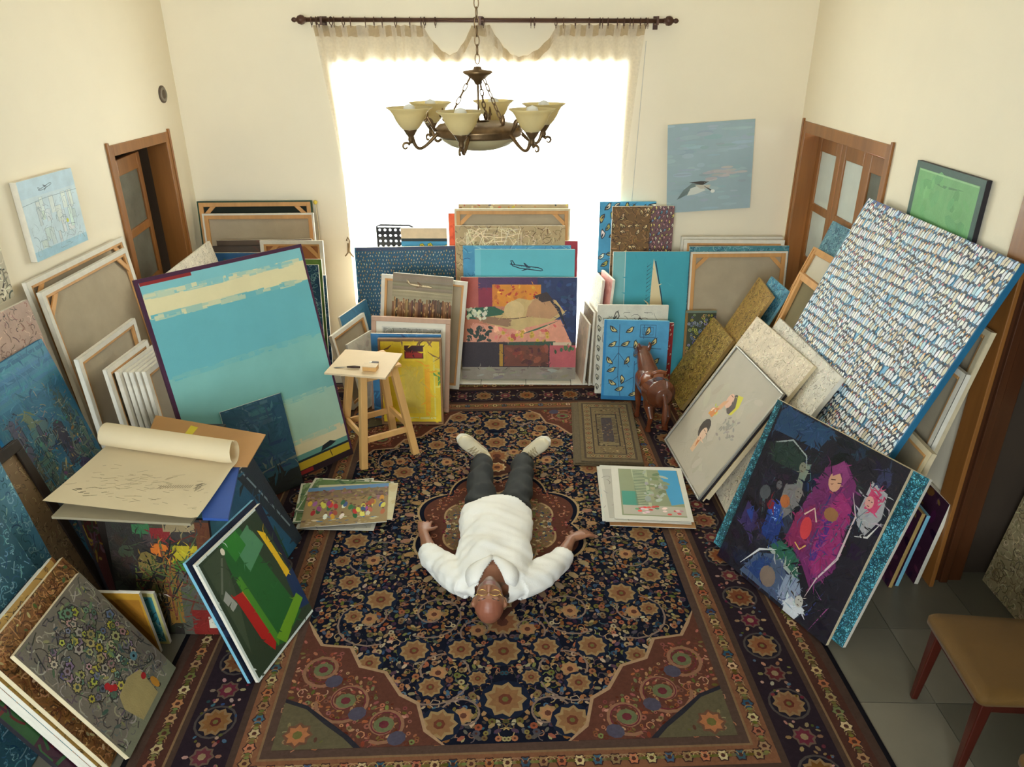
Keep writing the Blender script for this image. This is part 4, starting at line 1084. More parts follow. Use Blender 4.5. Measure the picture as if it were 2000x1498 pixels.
def art_gull(A):
    bg(A, (158, 178, 184)); r = random.Random(141)
    for k in range(90): A.mell(r.random(), r.random(), r.uniform(.03, .09), r.uniform(.006, .02), jit((160, 180, 186), 8, r), 0, 9)
    for k in range(16): A.mell(.66 + r.gauss(0, .1), .43 + r.gauss(0, .03), .05, .01, jit((186, 182, 180), 6, r), 0, 9)
    A.poly([(.12, .15), (.2, .26), (.3, .33), (.42, .31), (.36, .24), (.24, .2)], (120, 134, 132)); A.poly([(.28, .27), (.4, .31), (.46, .24), (.34, .2), (.24, .19)], (214, 216, 206)); A.poly([(.26, .34), (.32, .33), (.42, .3), (.5, .34), (.4, .35)], (70, 64, 58)); A.poly([(.33, .31), (.52, .3), (.5, .26), (.4, .26)], (196, 190, 174)); A.line([(.44, .33), (.6, .37)], .008, (226, 224, 212), True); A.line([(.44, .29), (.52, .24), (.54, .23)], .012, (80, 74, 66), True); A.mell(.545, .225, .018, .014, (230, 230, 222), 0, 8)
    for k in range(5): A.line([(.12 + k * .012, .15 + k * .004), (.2 + k * .02, .24 + k * .004)], .006, (50, 58, 62), True)
def art_greenframe(A):
    bg(A, (52, 84, 72)); A.rect(.06, .05, .94, .94, (110, 168, 104)); A.rect(.07, .06, .93, .3, (96, 156, 92)); A.line([(.2, .86), (.5, .84), (.75, .86)], .014, (84, 134, 84), True); dabs(A, 40, [(108, 170, 104), (98, 158, 96)], .05, 143, .1, .1, .9, .9, ja=5); A.line([(.07, .93), (.93, .93)], .008, (140, 190, 130))
def art_beige(A):
    bg(A, (162, 146, 110)); scribble(A, 1500, [(104, 90, 62), (196, 180, 140), (130, 112, 80)], .05, .005, 145, curl=4)
def art_purple(A):
    bg(A, (58, 26, 46)); dabs(A, 60, [(80, 34, 60), (44, 22, 40), (120, 80, 40)], .03, 147)
def art_floral_dark(A):
    bg(A, (62, 66, 44)); r = random.Random(149)
    for k in range(150): A.flower(r.uniform(.1, .98), r.uniform(.02, .95), r.uniform(.01, .018), jit(r.choice([(170, 170, 60), (150, 150, 170), (130, 140, 90), (110, 110, 140), (176, 140, 70)]), 16, r), (70, 60, 50), (40, 46, 36), 6)
    A.rect(0, 0, .07, 1, (140, 104, 56)); A.rect(0, .97, 1, 1, (110, 124, 110))
def art_redbirds(A): bird_field(A, (150, 30, 30), 8, 14, .03, [(214, 170, 150)], [(90, 20, 24)], 151)
def art_multibird(A): bird_field(A, (120, 84, 84), 9, 40, .034, [(226, 206, 120), (206, 150, 150), (224, 214, 190), (120, 160, 180)], [(60, 30, 40), (44, 40, 60)], 153, .8)
def art_brownbird(A):
    bg(A, (112, 82, 44)); scribble(A, 700, [(70, 48, 24), (150, 112, 64), (130, 96, 52)], .04, .006, 155, curl=3)
    r = random.Random(156)
    for k in range(60): bird(A, r.random(), r.random(), .045, jit((206, 182, 130), 16, r), (66, 46, 26), r.uniform(0, 3), r)
# ------------------------------------------------------------------ every canvas in the room
GREENEDGE = mat('green painted edge', (40, 66, 44), .6, .15, 8)
TEALEDGE = mat('light blue painted edge', (120, 178, 200), .6, .1, 8)
BLUEEDGE = mat('blue painted edge', (34, 104, 140), .6, .1, 8)
GOLDEDGE = mat('gold painted edge', (168, 138, 84), .6, .15, 8)
PURPLEEDGE = mat('purple painted edge', (66, 34, 58), .6, .15, 8)
BROWNFRAME = wood('brown frame wood', (132, 96, 60), .5, .2)
PINKFRAME = wood('pale pinkish frame wood', (188, 150, 124), .5, .12)
BLACKFRAME = wood('dark frame wood', (40, 26, 16), .5, .3)
SILVER = mat('thin silver frame', (168, 164, 156), .35, .06, 20, metal=.6)
P = painting
# on the walls
P('wall_city', 'hung_painting', 'pale blue city drawing canvas hung on the left wall', art_wall_city, .038)
P('wall_pale', 'hung_painting', 'cream patterned canvas on the left wall, cut by the photo edge', art_pale, .038)
P('wall_green', 'hung_painting', 'green framed painting hung on the right wall above the penguin canvas', art_greenframe, .026, DARK_EDGE)
P('gull', 'seagull_poster', 'unframed grey-blue seagull poster pinned to the window wall', art_gull, .004, paint=FLATPAINT, cat='poster')
# left wall
P('pink', 'leaning_painting', 'large pinkish-brown line pattern canvas leaning at the far left edge', art_pink)
P('bluecity', 'leaning_painting', 'deep blue city painting leaning on the left wall stack', art_bluecity, edge=BLUEEDGE)
canvas_back('backA', 'turned_canvas', 'tall canvas turned face to the left wall, rearmost of its stack', mid=False)
canvas_back('backB', 'turned_canvas', 'tall canvas turned to the wall, in front of the rearmost left one')
canvas_back('backC', 'turned_canvas', 'half-height canvas turned to the wall beside the row of white edges', brace=False)
for k in range(6):
    canvas_back('edge%d' % k, 'stacked_canvas', ('leftmost', 'second from left', 'third from left', 'fourth from left', 'fifth from left', 'rightmost')[k] + ' of six close-set white canvas edges beside the teal painting', th=.024, brace=False, group='row of white-edged canvases on the left')
P('teal', 'leaning_painting', 'biggest teal and cream banded painting with a purple edge', art_teal, .03, PURPLEEDGE, FLATPAINT)
P('whitetip', 'leaning_painting', 'white textured canvas whose corner pokes up behind the teal painting', art_whitetex(11))
P('darkblue', 'leaning_painting', 'dark blue seascape leaning on the foot of the teal painting', art_darkblue, .012)
P('bluepanel', 'leaning_painting', 'blue abstract canvas leaning on the drawing table side', art_bluepanel, .02)
P('greenabs', 'leaning_painting', 'green abstract with yellow, red and navy shapes and a white edge', art_greenabs, .018, paint=FLATPAINT)
RECT['greenabs2'] = tuple(v + d for v, d in zip(RECT['greenabs'], (-.032, .004, 0, 0, .02, .012, 0, 0)))
P('greenabs2', 'leaning_painting', 'navy canvas with a pale blue edge right behind the green abstract', art_plain((24, 30, 52), (40, 52, 80)), .018, TEALEDGE)
P('flower', 'leaning_painting', 'grey flower bouquet painting at the bottom left', art_flower, .022, CREAM_EDGE)
P('brownpat', 'leaning_painting', 'brown relief pattern canvas directly behind the flower bouquet painting', art_brownpat, .022, CREAM_EDGE)
bx = RECT['brownpat']
for k, (nm, art, ed, dw, dy) in enumerate((('gold relief pattern canvas, second behind the flower bouquet', art_goldpat(33, n=600), WHITE_EDGE, -.02, -.02),
        ('orange and turquoise edged canvas, third behind the flower bouquet', art_stripes(((150, 96, 50), (60, 130, 140), (170, 120, 70))), WHITE_EDGE, .02, .0),
        ('white-edged canvas, fourth behind the flower bouquet', art_whitetex(35, n=300), WHITE_EDGE, -.03, -.02),
        ('dark red and green canvas, rearmost behind the flower bouquet', art_stripes(((90, 20, 24), (40, 80, 40), (60, 20, 40))), DARK_EDGE, -.02, -.06))):
    kk = 'behind%d' % k
    RECT[kk] = (bx[0] - .030 * (k + 1), bx[1] + dy, bx[2], bx[3], bx[4] + dw, bx[5] + .01 - .02 * k, 0, 0)
    P(kk, 'leaning_painting', nm, art, .022, ed)
P('darkfig', 'leaning_painting', 'dark painting of figures with orange and yellow patches below the drawing table', art_darkfig, .02, DARK_EDGE)
P('smallA', 'leaning_painting', 'small orange-yellow canvas squeezed between flower painting and dark figures', art_small_yellow, .018)
P('smallB', 'leaning_painting', 'small teal canvas with yellow edge before the dark figures painting', art_small_teal, .018)
P('blueA', 'leaning_painting', 'upper blue relief panel leaning at the far left', art_bluetex(36), edge=BLUEEDGE)
P('blueB', 'leaning_painting', 'lower darker blue relief panel in front of the other, far left', art_bluetex(37, (52, 92, 106)), edge=BLUEEDGE)
P('darkframe', 'framed_picture', 'brown textured picture in a dark wooden frame at the left', art_browntex, .02, DARK_EDGE, frame=BLACKFRAME, fw=.05)
P('redlow', 'leaning_painting', 'dark red painting with yellow strokes below the blue city painting', art_redlow, .018, DARK_EDGE)
# back wall, left of the window
canvas_back('bl1', 'turned_canvas', 'green-edged canvas seen from behind, highest in the left corner', edge=GREENEDGE, linen=mat('green-black canvas back', (34, 40, 32), .9, .1, 6), fold=.22)
canvas_back('bl2', 'turned_canvas', 'white-edged canvas seen from behind, below the green-edged one', brace=False, fold=.3)
P('bl3', 'leaning_painting', 'brown canvas with pale top edge in the left corner stack', art_stripes(((90, 70, 50), (70, 54, 42), (110, 84, 60))))
P('bl3b', 'leaning_painting', 'dark brown canvas just in front of the pale-topped brown one', art_stripes(((76, 60, 46), (58, 46, 40), (96, 76, 56))), edge=DARK_EDGE)
P('bl4', 'leaning_painting', 'blue over green landscape canvas in the left corner stack', art_stripes(((28, 84, 130), (34, 96, 140), (80, 120, 60), (60, 90, 50))))
canvas_back('bl5', 'turned_canvas', 'narrow canvas showing an orange-brown stretcher corner near the curtain', linen=mat('orange canvas back', (176, 116, 72), .8, .2, 5))
P('bl8', 'leaning_painting', 'blue patterned canvas with white edge, outermost beside the curtain', art_bluetex(38, (40, 90, 130)))
P('bl6', 'leaning_painting', 'green canvas with white edge behind the dark blue small one', art_stripes(((104, 140, 60), (90, 130, 50), (80, 120, 50))))
P('bl7', 'leaning_painting', 'dark blue bird canvas showing right of the teal painting', art_bluetex(39, (30, 76, 112)))
# back wall, window
P('bluebird', 'leaning_painting', 'blue canvas covered in tiny white birds left of the centre stack', art_bluebird, .024)
P('flowersy', 'leaning_painting', 'blue painting of yellow flowers beside the black perforated panel', art_yflowers)
P('orange', 'leaning_painting', 'tall orange-red canvas edge left of the centre stack', art_plain((232, 96, 50), (214, 84, 44)))
P('c5a', 'leaning_painting', 'multicoloured textured canvas, highest of the centre stack', art_multitex)
canvas_back('c5b', 'turned_canvas', 'wide canvas seen from behind with corner braces in the centre stack', edge=CREAM_EDGE, fold=.35)
P('c5f', 'leaning_painting', 'crimson canvas sticking out right of the centre stack', art_plain((164, 44, 58), (150, 36, 50)))
P('c5c', 'leaning_painting', 'tan line-relief canvas above the blue airplane painting', art_tantex)
P('c5d', 'leaning_painting', 'blue line-pattern canvas just behind the airplane painting', art_bluelines, edge=TEALEDGE)
P('c5e', 'leaning_painting', 'plain turquoise painting with one dark airplane', art_airplane, paint=FLATPAINT)
P('nude', 'leaning_painting', 'colourful reclining figure painting at the centre of the window wall', art_nude, .024)
canvas_back('c6c', 'turned_canvas', 'white-edged canvas seen from behind right of the brown airplane painting', brace=False)
canvas_back('c6a', 'turned_canvas', 'canvas seen from behind just behind the brown airplane painting', brace=False)
P('brownplane', 'leaning_painting', 'brown painting of a cream airplane over a city', art_brownplane)
P('print', 'framed_picture', 'etching with wide white mat in a pinkish wooden frame', art_print, .02, PINKFRAME, PRINT, frame=PINKFRAME, fw=.035)
P('c8', 'leaning_painting', 'blue canvas just behind the yellow painting', art_stripes(((56, 120, 170), (60, 130, 176), (50, 100, 140))))
P('yellow', 'leaning_painting', 'bright yellow abstract with a small dark red block', art_yellow, .024, BROWNFRAME, frame=BROWNFRAME, fw=.014)
P('s1', 'leaning_painting', 'small blue canvas with white edge standing askew, rear of three', art_stripes(((70, 120, 150), (60, 104, 140), (80, 130, 150))), .02)
canvas_back('s2', 'turned_canvas', 'small askew canvas seen from behind, middle of three behind the stool', brace=False)
P('s3', 'leaning_painting', 'small plain white askew canvas just behind the stool', art_plain((222, 216, 200), (206, 200, 186)), .02)
# back wall, right of the window
P('d3', 'leaning_painting', 'tall light blue bird painting behind the brown bird one', art_bluebig(160, (6, 18), .06), edge=TEALEDGE)
P('d5', 'leaning_painting', 'narrow multicoloured bird canvas right of the brown bird one', art_multibird)
P('d4', 'leaning_painting', 'narrow brown canvas crowded with cream birds', art_brownbird)
P('d6', 'leaning_painting', 'turquoise painting of one large cream feather', art_feather, .024, paint=FLATPAINT)
P('d9', 'leaning_painting', 'red bird canvas peeking out right of the blue twig birds', art_redbirds)
P('d7', 'leaning_painting', 'white ink drawing of birds behind the blue twig birds', art_drawing)
P('d8', 'leaning_painting', 'bright blue painting of birds on twigs left of the animal figure', art_bluetwigs, .03, TEALEDGE)
P('d2a', 'leaning_painting', 'olive patterned canvas turned sideways, rearmost right of the window', art_goldpat(57, (120, 116, 84), 500))
P('d2b', 'leaning_painting', 'pink-edged canvas turned sideways next to the feather painting', art_plain((196, 130, 122), (180, 110, 104)))
P('d1a', 'leaning_painting', 'pale pink canvas turned sideways right of the reclining figure', art_plain((206, 180, 158), (216, 190, 166)), .018)
P('d1b', 'leaning_painting', 'grey patterned canvas turned sideways behind the pale pink one', art_goldpat(58, (130, 110, 90), 300), .018)
P('d1c', 'leaning_painting', 'white-edged canvas turned sideways nearest the white bird drawing', art_whitetex(59, n=200), .018)
canvas_back('d10a', 'turned_canvas', 'canvas seen from behind, rearmost in the right corner', brace=False)
canvas_back('d10b', 'turned_canvas', 'canvas seen from behind, second in the right corner', brace=False)
P('d10c', 'leaning_painting', 'canvas with a blue-green patterned strip behind the front right corner canvas', art_bluetex(62, (70, 130, 140)))
canvas_back('d10d', 'turned_canvas', 'large canvas seen from behind with corner braces, front of the right corner', fold=.3)
P('d11', 'leaning_painting', 'dark floral canvas behind the gold relief panels', art_floral_dark, edge=GOLDEDGE)
# right wall
P('e7', 'leaning_painting', 'tall blue-grey leaf pattern canvas in front of the right door', art_bluetex(63, (96, 140, 156)), edge=TEALEDGE)
canvas_back('e8a', 'turned_canvas', 'pale canvas seen from behind, its wooden corner left of the penguins', brace=False, edge=PINE, fold=.3, linen=mat('pale canvas back', (214, 204, 184), .9, .06, 5))
canvas_back('e8b', 'turned_canvas', 'olive canvas seen from behind with thick wooden bars left of the penguins', brace=False, edge=PINE, fold=.3, linen=mat('olive canvas back', (124, 112, 82), .9, .08, 5), th=.035)
P('e7b', 'leaning_painting', 'small blue relief canvas right of the upper gold panel', art_bluetex(64, (70, 140, 170)), edge=TEALEDGE)
P('e1', 'leaning_painting', 'upper gold relief panel leaning toward the right door', art_goldpat(65), .024, GOLDEDGE)
P('e2', 'leaning_painting', 'lower gold relief panel beside the leather animal figure', art_goldpat(67, (156, 126, 62)), .03, GOLDEDGE)
P('penguin', 'leaning_painting', 'huge canvas packed with rows of penguins', art_penguin, .032, BLUEEDGE)
P('e5', 'leaning_painting', 'white relief canvas overlapping the penguin canvas', art_whitetex(68, (206, 198, 182)), .030)
P('e4', 'leaning_painting', 'cream relief canvas in front of the other white relief one', art_whitetex(69, (210, 192, 164), ((150, 132, 108), (186, 168, 142), (228, 214, 190))), .026, CREAM_EDGE)
P('e3', 'framed_picture', 'grey sketch of two heads in a thin silver frame', art_sketch, .018, DARK_EDGE, FLATPAINT, frame=SILVER, fw=.011)
P('e10', 'leaning_painting', 'gold relief panel showing below the grey sketch', art_goldpat(70, n=600), .010, CREAM_EDGE)
P('turq', 'leaning_painting', 'turquoise pattern canvas showing at both sides of the dark painting', art_turq, .024)
RECT['women'] = tuple(v + d for v, d in zip(RECT['women'], (-.028, -.016, 0, 0, 0, 0, 0, 0)))
P('women', 'leaning_painting', 'dark painting of veiled women in purple and blue', art_women, .022, CREAM_EDGE)
canvas_back('r1', 'turned_canvas', 'tallest canvas seen edge-on right of the penguins', edge=CREAM_EDGE, brace=False)
canvas_back('r2', 'turned_canvas', 'middle canvas seen edge-on right of the penguins', edge=WHITE_EDGE, brace=False)
canvas_back('r3', 'turned_canvas', 'short canvas seen edge-on above the dark painting corner', edge=CREAM_EDGE, brace=False)
P('r4', 'leaning_painting', 'dark purple canvas with white edge near the doorway', art_purple, .022)
P('r6', 'leaning_painting', 'canvas with a turquoise edge near the doorway', art_purple, .02, TEALEDGE)
P('r5', 'leaning_painting', 'canvas with an orange-brown edge near the doorway', art_purple, .02, GOLDEDGE)
P('beige', 'leaning_painting', 'beige relief panel standing in the dark doorway', art_beige, .03, CREAM_EDGE)
# ------------------------------------------------------------------ curtain, rod and rings
ROD_Y, CUR_Y = 6.06, 6.134
RODM = mat('dark bronze rod', (82, 54, 40), .4, .2, 8, metal=.3)
ra, rb = on_y(598, 38.5, ROD_Y), on_y(1296, 41, ROD_Y)
root = empty('curtain_rod', (0, 0, 0))
tag(root, 'long dark brown curtain rod with ball finials above the window', 'curtain rod')
b = MB(); b.tube([ra, rb], .0158, 18); b.build('pole', RODM, root, True)
for p, s in ((ra, -1), (rb, 1)):
    b = MB()
    prof = [(0, 0), (.018, 0), (.018, .012), (.03, .02), (.034, .04), (.028, .06), (.014, .07), (.012, .078), (.018, .086), (.016, .1), (.006, .11), (0, .111)]
    b.lathe(prof, 16)
    o = b.build('finial', RODM, root, True)
    o.location = p; o.rotation_euler = (0, radians(90 * s), 0)
for px in (628, 937, 1284):
    q = on_y(px, 40, ROD_Y)
    b = MB(); b.box(q.x - .008, q.x + .008, ROD_Y - .022, YB, q.z - .03, q.z - .014); b.box(q.x - .018, q.x + .018, YB - .006, YB, q.z - .06, q.z + .03); b.box(q.x - .008, q.x + .008, ROD_Y - .024, ROD_Y - .017, q.z - .03, q.z + .028)
    b.build('bracket', RODM, root)
ring_mesh = None
for px in (608, 617, 622, 646, 652, 670, 684, 713, 730, 746, 772, 800, 822, 829, 850, 926, 944, 1037, 1044, 1086, 1101, 1124, 1151, 1172, 1177, 1188, 1206, 1219, 1231, 1237, 1251, 1262, 1266):
    q = on_y(px, 39 + (px - 578) * .0035, ROD_Y)
    if ring_mesh is None:
        b = MB(); b.tube([(0, .028 * cos(a), .028 * sin(a) - .0062) for a in [2 * pi * k / 26 for k in range(26)]], .0034, 6, closed=True)
        b.tube([(0, .005 * cos(a), -.043 + .006 * sin(a)) for a in [2 * pi * k / 8 for k in range(8)]], .0018, 5, closed=True)
        o = ring_mesh = b.build('curtain_ring', RODM, None, True)
    else:
        o = share(ring_mesh, 'curtain_ring')
    o.location = q; o.rotation_euler = (0, 0, rng.uniform(-.3, .3))
    tag(o, 'small dark ring on the curtain rod', 'curtain ring', 'rings on the curtain rod')
SHEER = sheer('sheer white net', (246, 238, 222), .8)
TAPE = sheer('gathered curtain heading', (214, 196, 164), .72)
def zof(py): return on_y(935, py, CUR_Y).z
def xof(px, py=60): return on_y(px, py, CUR_Y).x
X0, X1 = xof(612), xof(1263)
def top_z(x):
    px = 612 + (x - X0) / (X1 - X0) * (1263 - 612)
    base = zof(49) + .004 * sin(px * .35)
    for a, c, d in ((828, 925, .2), (956, 1086, .215)):
        if a < px < c:
            u = (px - a) / (c - a)
            base -= d * (sin(pi * u) ** .8)
    return base
def curtain(name, zlo_fn, m, nz=26, parent=None):
    b = MB()
    nx = 420
    vs = []
    for j in range(nz + 1):
        for i in range(nx + 1):
            u = i / nx
            x = X0 + (X1 - X0) * u
            zt = top_z(x); zb = zlo_fn(x, zt)
            z = zt + (zb - zt) * j / nz
            d = max(0, min(1, (zof(49) - z) / 1.65))
            sq = 1 - .13 * d ** .9
            xx = (X0 + X1) / 2 + (x - (X0 + X1) / 2) * sq + .012 * sin(u * 37 + d * 2)
            yy = CUR_Y + (.008 + .003 * d) * sin(u * 150 + 2 * sin(u * 23)) + .003 * sin(u * 61 + d * 3)
            vs.append((xx, min(yy, YB - .003) if z > 2.4 else yy, z))
    b.mesh(vs, [(j * (nx + 1) + i, j * (nx + 1) + i + 1, (j + 1) * (nx + 1) + i + 1, (j + 1) * (nx + 1) + i) for j in range(nz) for i in range(nx)])
    return b.build(name, m, parent, True)
root = empty('sheer_curtain', ((X0 + X1) / 2, CUR_Y, .05))
tag(root, 'sheer white net curtain sagging from its rings before the bright window', 'curtain')
for nm, fn, m, nz in (('net', lambda x, zt: .05, SHEER, 30), ('heading_tape', lambda x, zt: zt - .075, TAPE, 2)):
    o = curtain(nm, fn, m, nz)
    o.data.transform(Matrix.Translation(-Vector(root.location))); o.parent = root
b = MB(); p0, p1 = on_y(1262, 80, 6.138), on_y(1234, 392, 6.138)
b.tube([p0, p0.lerp(p1, .5), p1, (p1.x, p1.y, p1.z - .5)], .003, 5)
o = b.build('pull_cord', mat('white cord', (206, 200, 186), .7, .05), root); o.data.transform(Matrix.Translation(-Vector(root.location)))
# tieback rope on a hook on the wall
b = MB(); q = on_y(677, 470, 6.13)
b.tube([(q.x, 6.13, q.z), (q.x + .012, 6.125, q.z + .03), (q.x + .026, 6.13, q.z), (q.x + .014, 6.125, q.z - .09), (q.x + .05, 6.12, q.z - .14)], .007, 6)
b.tube([(q.x + .01, 6.125, q.z - .02), (q.x + .004, 6.12, q.z - .1), (q.x - .02, 6.12, q.z - .13)], .006, 6)
tag(b.build('tieback_rope', mat('brown rope', (124, 100, 66), .8, .25, 60, .5, 200), None, True), 'knotted brown tieback rope on the wall left of the window', 'tieback')
# artificial stem with a yellow tip on the left corner canvases
root = empty('dried_stem', on_y(624, 470, 6.12))
tag(root, 'thin pale stem with a yellow tip by the left corner canvases', 'stem')
b = MB(); b.tube([(0, 0, -.02), (.004, 0, .15), (0, 0, .3)], .005, 6); b.build('stalk', CREAM_EDGE, root, True)
b = MB(); b.lathe([(0, 0), (.012, .005), (.018, .02), (.01, .035), (0, .036)], 8, (0, 0, .3)); b.build('tip', mat('yellow bloom', (214, 186, 70), .7), root, True)

# round flue cover on the left wall
root = empty('flue_cover', (XL, 5.904, 2.257))
tag(root, 'small round dark flue cover high on the left wall', 'vent cover')
b = MB(); b.lathe([(0, .0), (.062, .0), (.062, .006), (.05, .012), (0, .014)], 24); o = b.build('plate', mat('stained metal', (104, 88, 74), .5, .25, 20, metal=.4), root, True); o.rotation_euler = (0, radians(90), 0)
b = MB(); b.lathe([(.03, .012), (.04, .018), (.05, .012)], 24); o = b.build('rim', mat('dull metal', (140, 130, 118), .45, .1, metal=.5), root, True); o.rotation_euler = (0, radians(90), 0)

# ------------------------------------------------------------------ chandelier
def chandelier():
    CH = Vector((-.225, 3.6, 0))
    BRONZE = mat('antique bronze', (126, 100, 70), .34, .3, 30, metal=.75)
    ALAB = mat('alabaster glass', (240, 226, 180), .3, .08, 7, trans=.6)
    root = empty('chandelier', CH)
    tag(root, 'bronze six-arm chandelier with cream bell shades before the window', 'chandelier')
    zr = 2.236
    b = MB(); b.lathe([(.05, zr + .035), (.12, zr + .032), (.185, zr + .022), (.2, zr + .006), (.205, zr - .004), (.196, zr - .012), (.2, zr - .02), (.19, zr - .03), (.18, zr - .028)], 40); b.build('ring_body', BRONZE, root, True)
    b = MB(); b.lathe([(.182, zr - .025), (.17, zr - .045), (.14, zr - .066), (.09, zr - .083), (.04, zr - .091), (0, zr - .093)], 40); b.build('glass_bowl', ALAB, root, True)
    b = MB(); b.lathe([(0, 2.505), (.016, 2.503), (.02, 2.492), (.064, 2.486), (.068, 2.478), (.052, 2.468), (.035, 2.455), (.02, 2.445), (.012, 2.43), (0, 2.425)], 28); b.build('canopy_plate', BRONZE, root, True)
    b = MB(); b.tube([(0, 0, 2.43), (0, 0, zr + .03)], .0045, 8); b.build('center_rod', BRONZE, root, True)
    def link(b, p, u, v, a, c, r):
        b.tube([p + u * (a * cos(t)) + v * (c * sin(t)) for t in [2 * pi * k / 12 for k in range(12)]], r, 6, closed=True)
    k, z = 0, 2.515
    while z < 2.80:
        b = MB(); link(b, Vector((0, 0, z + .02)), Vector((0, 0, 1)), Vector((1, 0, 0)) if k % 2 == 0 else Vector((.25, 1, 0)).normalized(), .022, .010, .0026)
        b.build('chain_link', BRONZE, root, True); z += .037; k += 1
    b = MB(); b.tube([(0, 0, z - .012), (0, 0, ZC)], .004, 8); b.build('cord', BRONZE, root, True)
    b = MB(); b.lathe([(0, ZC), (.06, ZC), (.055, ZC - .02), (.02, ZC - .03), (0, ZC - .03)], 24); b.build('ceiling_rose', BRONZE, root, True)
    for a in (200, 320, 80):
        a = radians(a)
        p, q = Vector((.035 * cos(a), .035 * sin(a), 2.46)), Vector((.15 * cos(a), .15 * sin(a), zr + .03))
        for i in range(7):
            b = MB(); t = (q - p).normalized(); s = t.cross(Vector((0, 0, 1))).normalized()
            link(b, p.lerp(q, (i + .5) / 7), t, s if i % 2 == 0 else t.cross(s), .02, .008, .0025)
            b.build('chain_link', BRONZE, root, True)
        b = MB(); b.lathe([(0, .03), (.008, .02), (.011, 0), (.006, -.02), (0, -.02)], 8); o = b.build('leaf_ornament', BRONZE, root, True); o.location = q + Vector((0, 0, .015))
    for ang in (-100, -40, 20, 80, 140, 200):
        a = radians(ang)
        R = Matrix.Rotation(a, 4, 'Z')
        b = MB()
        pts = []
        for i in range(15):
            t = i / 14
            pts.append((.19 + .125 * t + .02 * sin(pi * t), 0, zr - .005 - .075 * sin(pi * t * .78) + .035 * t ** 3))
        b.tube([R @ Vector(p) for p in pts], [.010 - .003 * sin(pi * i / 14) for i in range(15)], 8)
        for (cx, cz, r0, s) in ((.232, zr + .035, .022, 1), (.345, zr - .062, .02, -1)):
            b.tube([R @ Vector((cx + s * (r0 * (1 - i / 18)) * cos(.4 + i * .42), 0, cz + r0 * (1 - i / 18) * sin(.4 + i * .42))) for i in range(15)], [.007 - .0003 * i for i in range(15)], 6)
        b.tube([R @ Vector(p) for p in ((.205, 0, zr + .0), (.222, 0, zr + .03), (.24, 0, zr + .062), (.236, 0, zr + .082))], [.008, .009, .006, .002], 6)
        arm = b.build('arm', BRONZE, root, True)
        c = R @ Vector((.32, 0, 0))
        b = MB(); b.lathe([(0, zr - .05), (.008, zr - .048), (.014, zr - .034), (.012, zr - .02), (.02, zr - .01), (.03, zr + .006), (.034, zr + .02), (0, zr + .02)], 14, (c.x, c.y, 0)); b.build('cup', BRONZE, arm, True)
        b = MB()
        prof = [(.034, .012), (.05, .03), (.064, .052), (.074, .075), (.086, .092), (.102, .102), (.103, .105), (.098, .105), (.083, .096), (.07, .076), (.06, .053), (.046, .033), (.03, .016)]
        b.lathe([(r, zr + z) for r, z in prof], 32, (c.x, c.y, 0)); b.build('bell_shade', ALAB, arm, True)
        b = MB(); b.lathe([(0, zr + .02), (.014, zr + .02), (.015, zr + .05), (.026, zr + .07), (.03, zr + .09), (.022, zr + .112), (0, zr + .12)], 14, (c.x, c.y, 0)); b.build('bulb', mat('white bulb', (236, 232, 220), .3, .02), arm, True)
    return root
chandelier()

